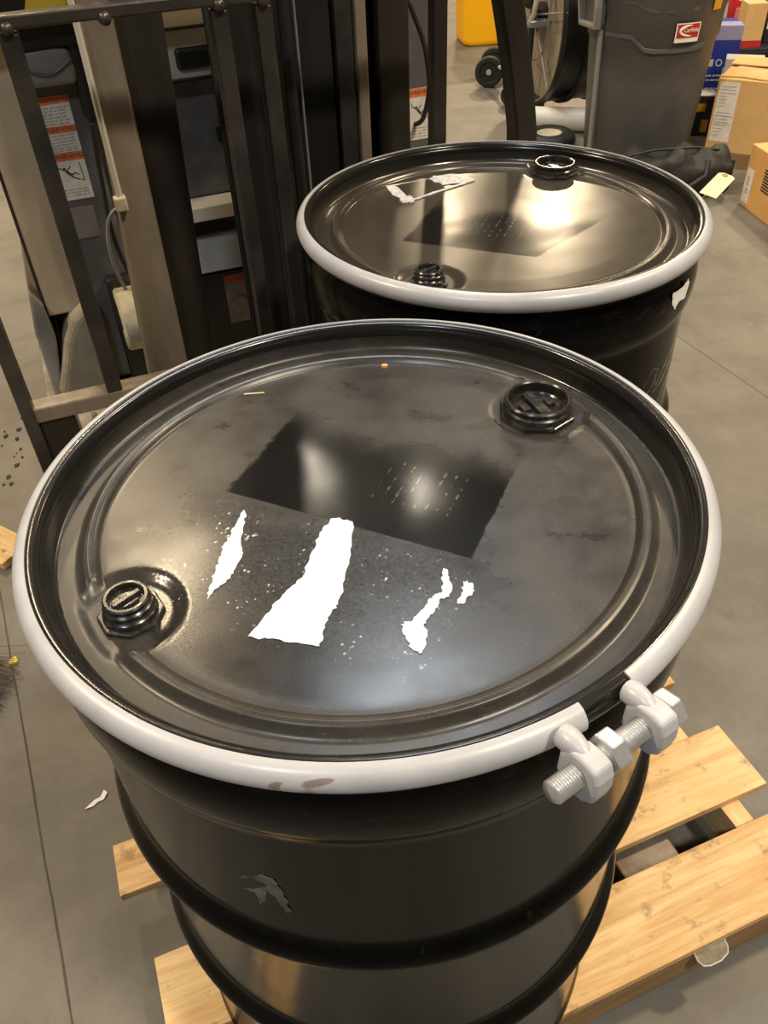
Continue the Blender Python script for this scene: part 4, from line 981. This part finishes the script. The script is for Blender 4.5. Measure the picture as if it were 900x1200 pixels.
# plank end at the left edge
pk = tag(MB().box((-0.45, -0.05, 0.0), (0.0, 0.05, 0.022)).build('wood_plank', M_wood[1], None, None, 0.002), 'short pine plank on the floor at the left edge of the photo', 'plank')
pk.location = (-0.955, 1.555, 0.0); pk.rotation_euler = (0, 0, rad(-33))
# broom
br = thing('broom', 'dark fibre broom head lying on the floor at the left edge', 'broom', (-0.955, 1.07, 0), rad(-8))
MB().box((-0.10, -0.16, 0.012), (-0.045, 0.16, 0.052)).build('broom_block', M_wood_d, br, None, 0.006)
mb = MB()
for i in range(420):
    y = random.uniform(-0.155, 0.155); z = random.uniform(0.006, 0.050); l_ = random.uniform(0.10, 0.165)
    dy = random.gauss(0, 0.022)-0.02; x1 = -0.05+l_; z1 = max(0.002, z*0.35+random.uniform(0, 0.012))
    mb.tube([(-0.05, y, z), (-0.05+l_*0.5, y+dy*0.4, (z+z1)/2+0.003), (x1, y+dy, z1)], [0.0011, 0.0010, 0.0006], 3, False)
o = mb.build('bristles', M_straw, br); o['kind'] = 'stuff'
# dirt
mb = MB()
for i in range(90):
    x = random.gauss(-1.21, 0.06); y = max(1.78, random.gauss(1.98, 0.13)); r = random.uniform(0.002, 0.009)
    k = random.randint(5, 7); a0 = random.random()*6
    poly = [(x+r*random.uniform(.5, 1.2)*math.cos(a0+2*PI*j/k), y+r*1.6*random.uniform(.5, 1.2)*math.sin(a0+2*PI*j/k)) for j in range(k)]
    mb.prism(poly, 0.0005, random.uniform(0.001, 0.004))
o = mb.build('floor_dirt', M_dirt); o['kind'] = 'stuff'; tag(o, 'scattered dark dried dirt crumbs on the floor at the left edge', 'dirt')
# bits on the front lid
def lid_bit(name, label, x, y, pts, m_, t):
    z = PZ+HR+lid_z(x, y, BUN_F, DEN_F)+0.0005
    o = MB().prism(pts, 0, t).build(name, m_); o.location = (FC[0]+x, FC[1]+y, z); tag(o, label, 'debris')
lid_bit('wood_splinter', 'thin pale splinter lying on the nearest lid', -0.121, 0.184, [(-0.011, -0.0008), (0.011, 0.0006), (0.011, 0.0018), (-0.011, 0.0008)], M_tagm, 0.001)
lid_bit('wood_crumb', 'tiny tan crumb on the far bead of the nearest lid', 0.022, 0.2265, [(-0.003, -0.002), (0.003, -0.0025), (0.004, 0.002), (-0.002, 0.003)], M_card_o, 0.003)

# manila tag tied to the far drum's ring
tg = thing('hang_tag', 'cream manila tag tied to the ring of the farther drum', 'tag', (BC[0]+0.3035, BC[1]+0.004, PZ+HR+0.004), 0)
ex = Vector((0.60, 0.80, 0.03)).normalized(); ez = Vector((0.05, -0.22, 0.95)); ez = (ez-ex*ez.dot(ex)).normalized(); ey = ez.cross(ex)
w = 0.0130; ln = 0.092
poly = [(0, -w), (ln-0.006, -w), (ln, -w+0.006), (ln, w-0.006), (ln-0.006, w), (0, w)]
Mt = frame((0.006, -0.004, 0.004), ex, ey, ez)
MB().prism(poly, 0, 0.0009, lambda a, b, h: Mt @ Vector((a, b, h))).build('card', M_tagm, tg)
MB().lathe([(0.0022, 0.0), (0.0046, 0.0), (0.0046, 0.0016), (0.0022, 0.0016)], 16, M=Mt @ Matrix.Translation((ln-0.008, 0.002, 0)), closed=True).build('eyelet', M_card_d, tg)
MB().tube([Mt @ Vector((ln-0.008, 0.002, 0.002)), Mt @ Vector((ln*0.6, 0.012, -0.006)), Mt @ Vector((0.02, 0.006, -0.008)), (-0.004, 0.0, -0.006)], 0.0008, 6).build('tie_wire', M_galv, tg)
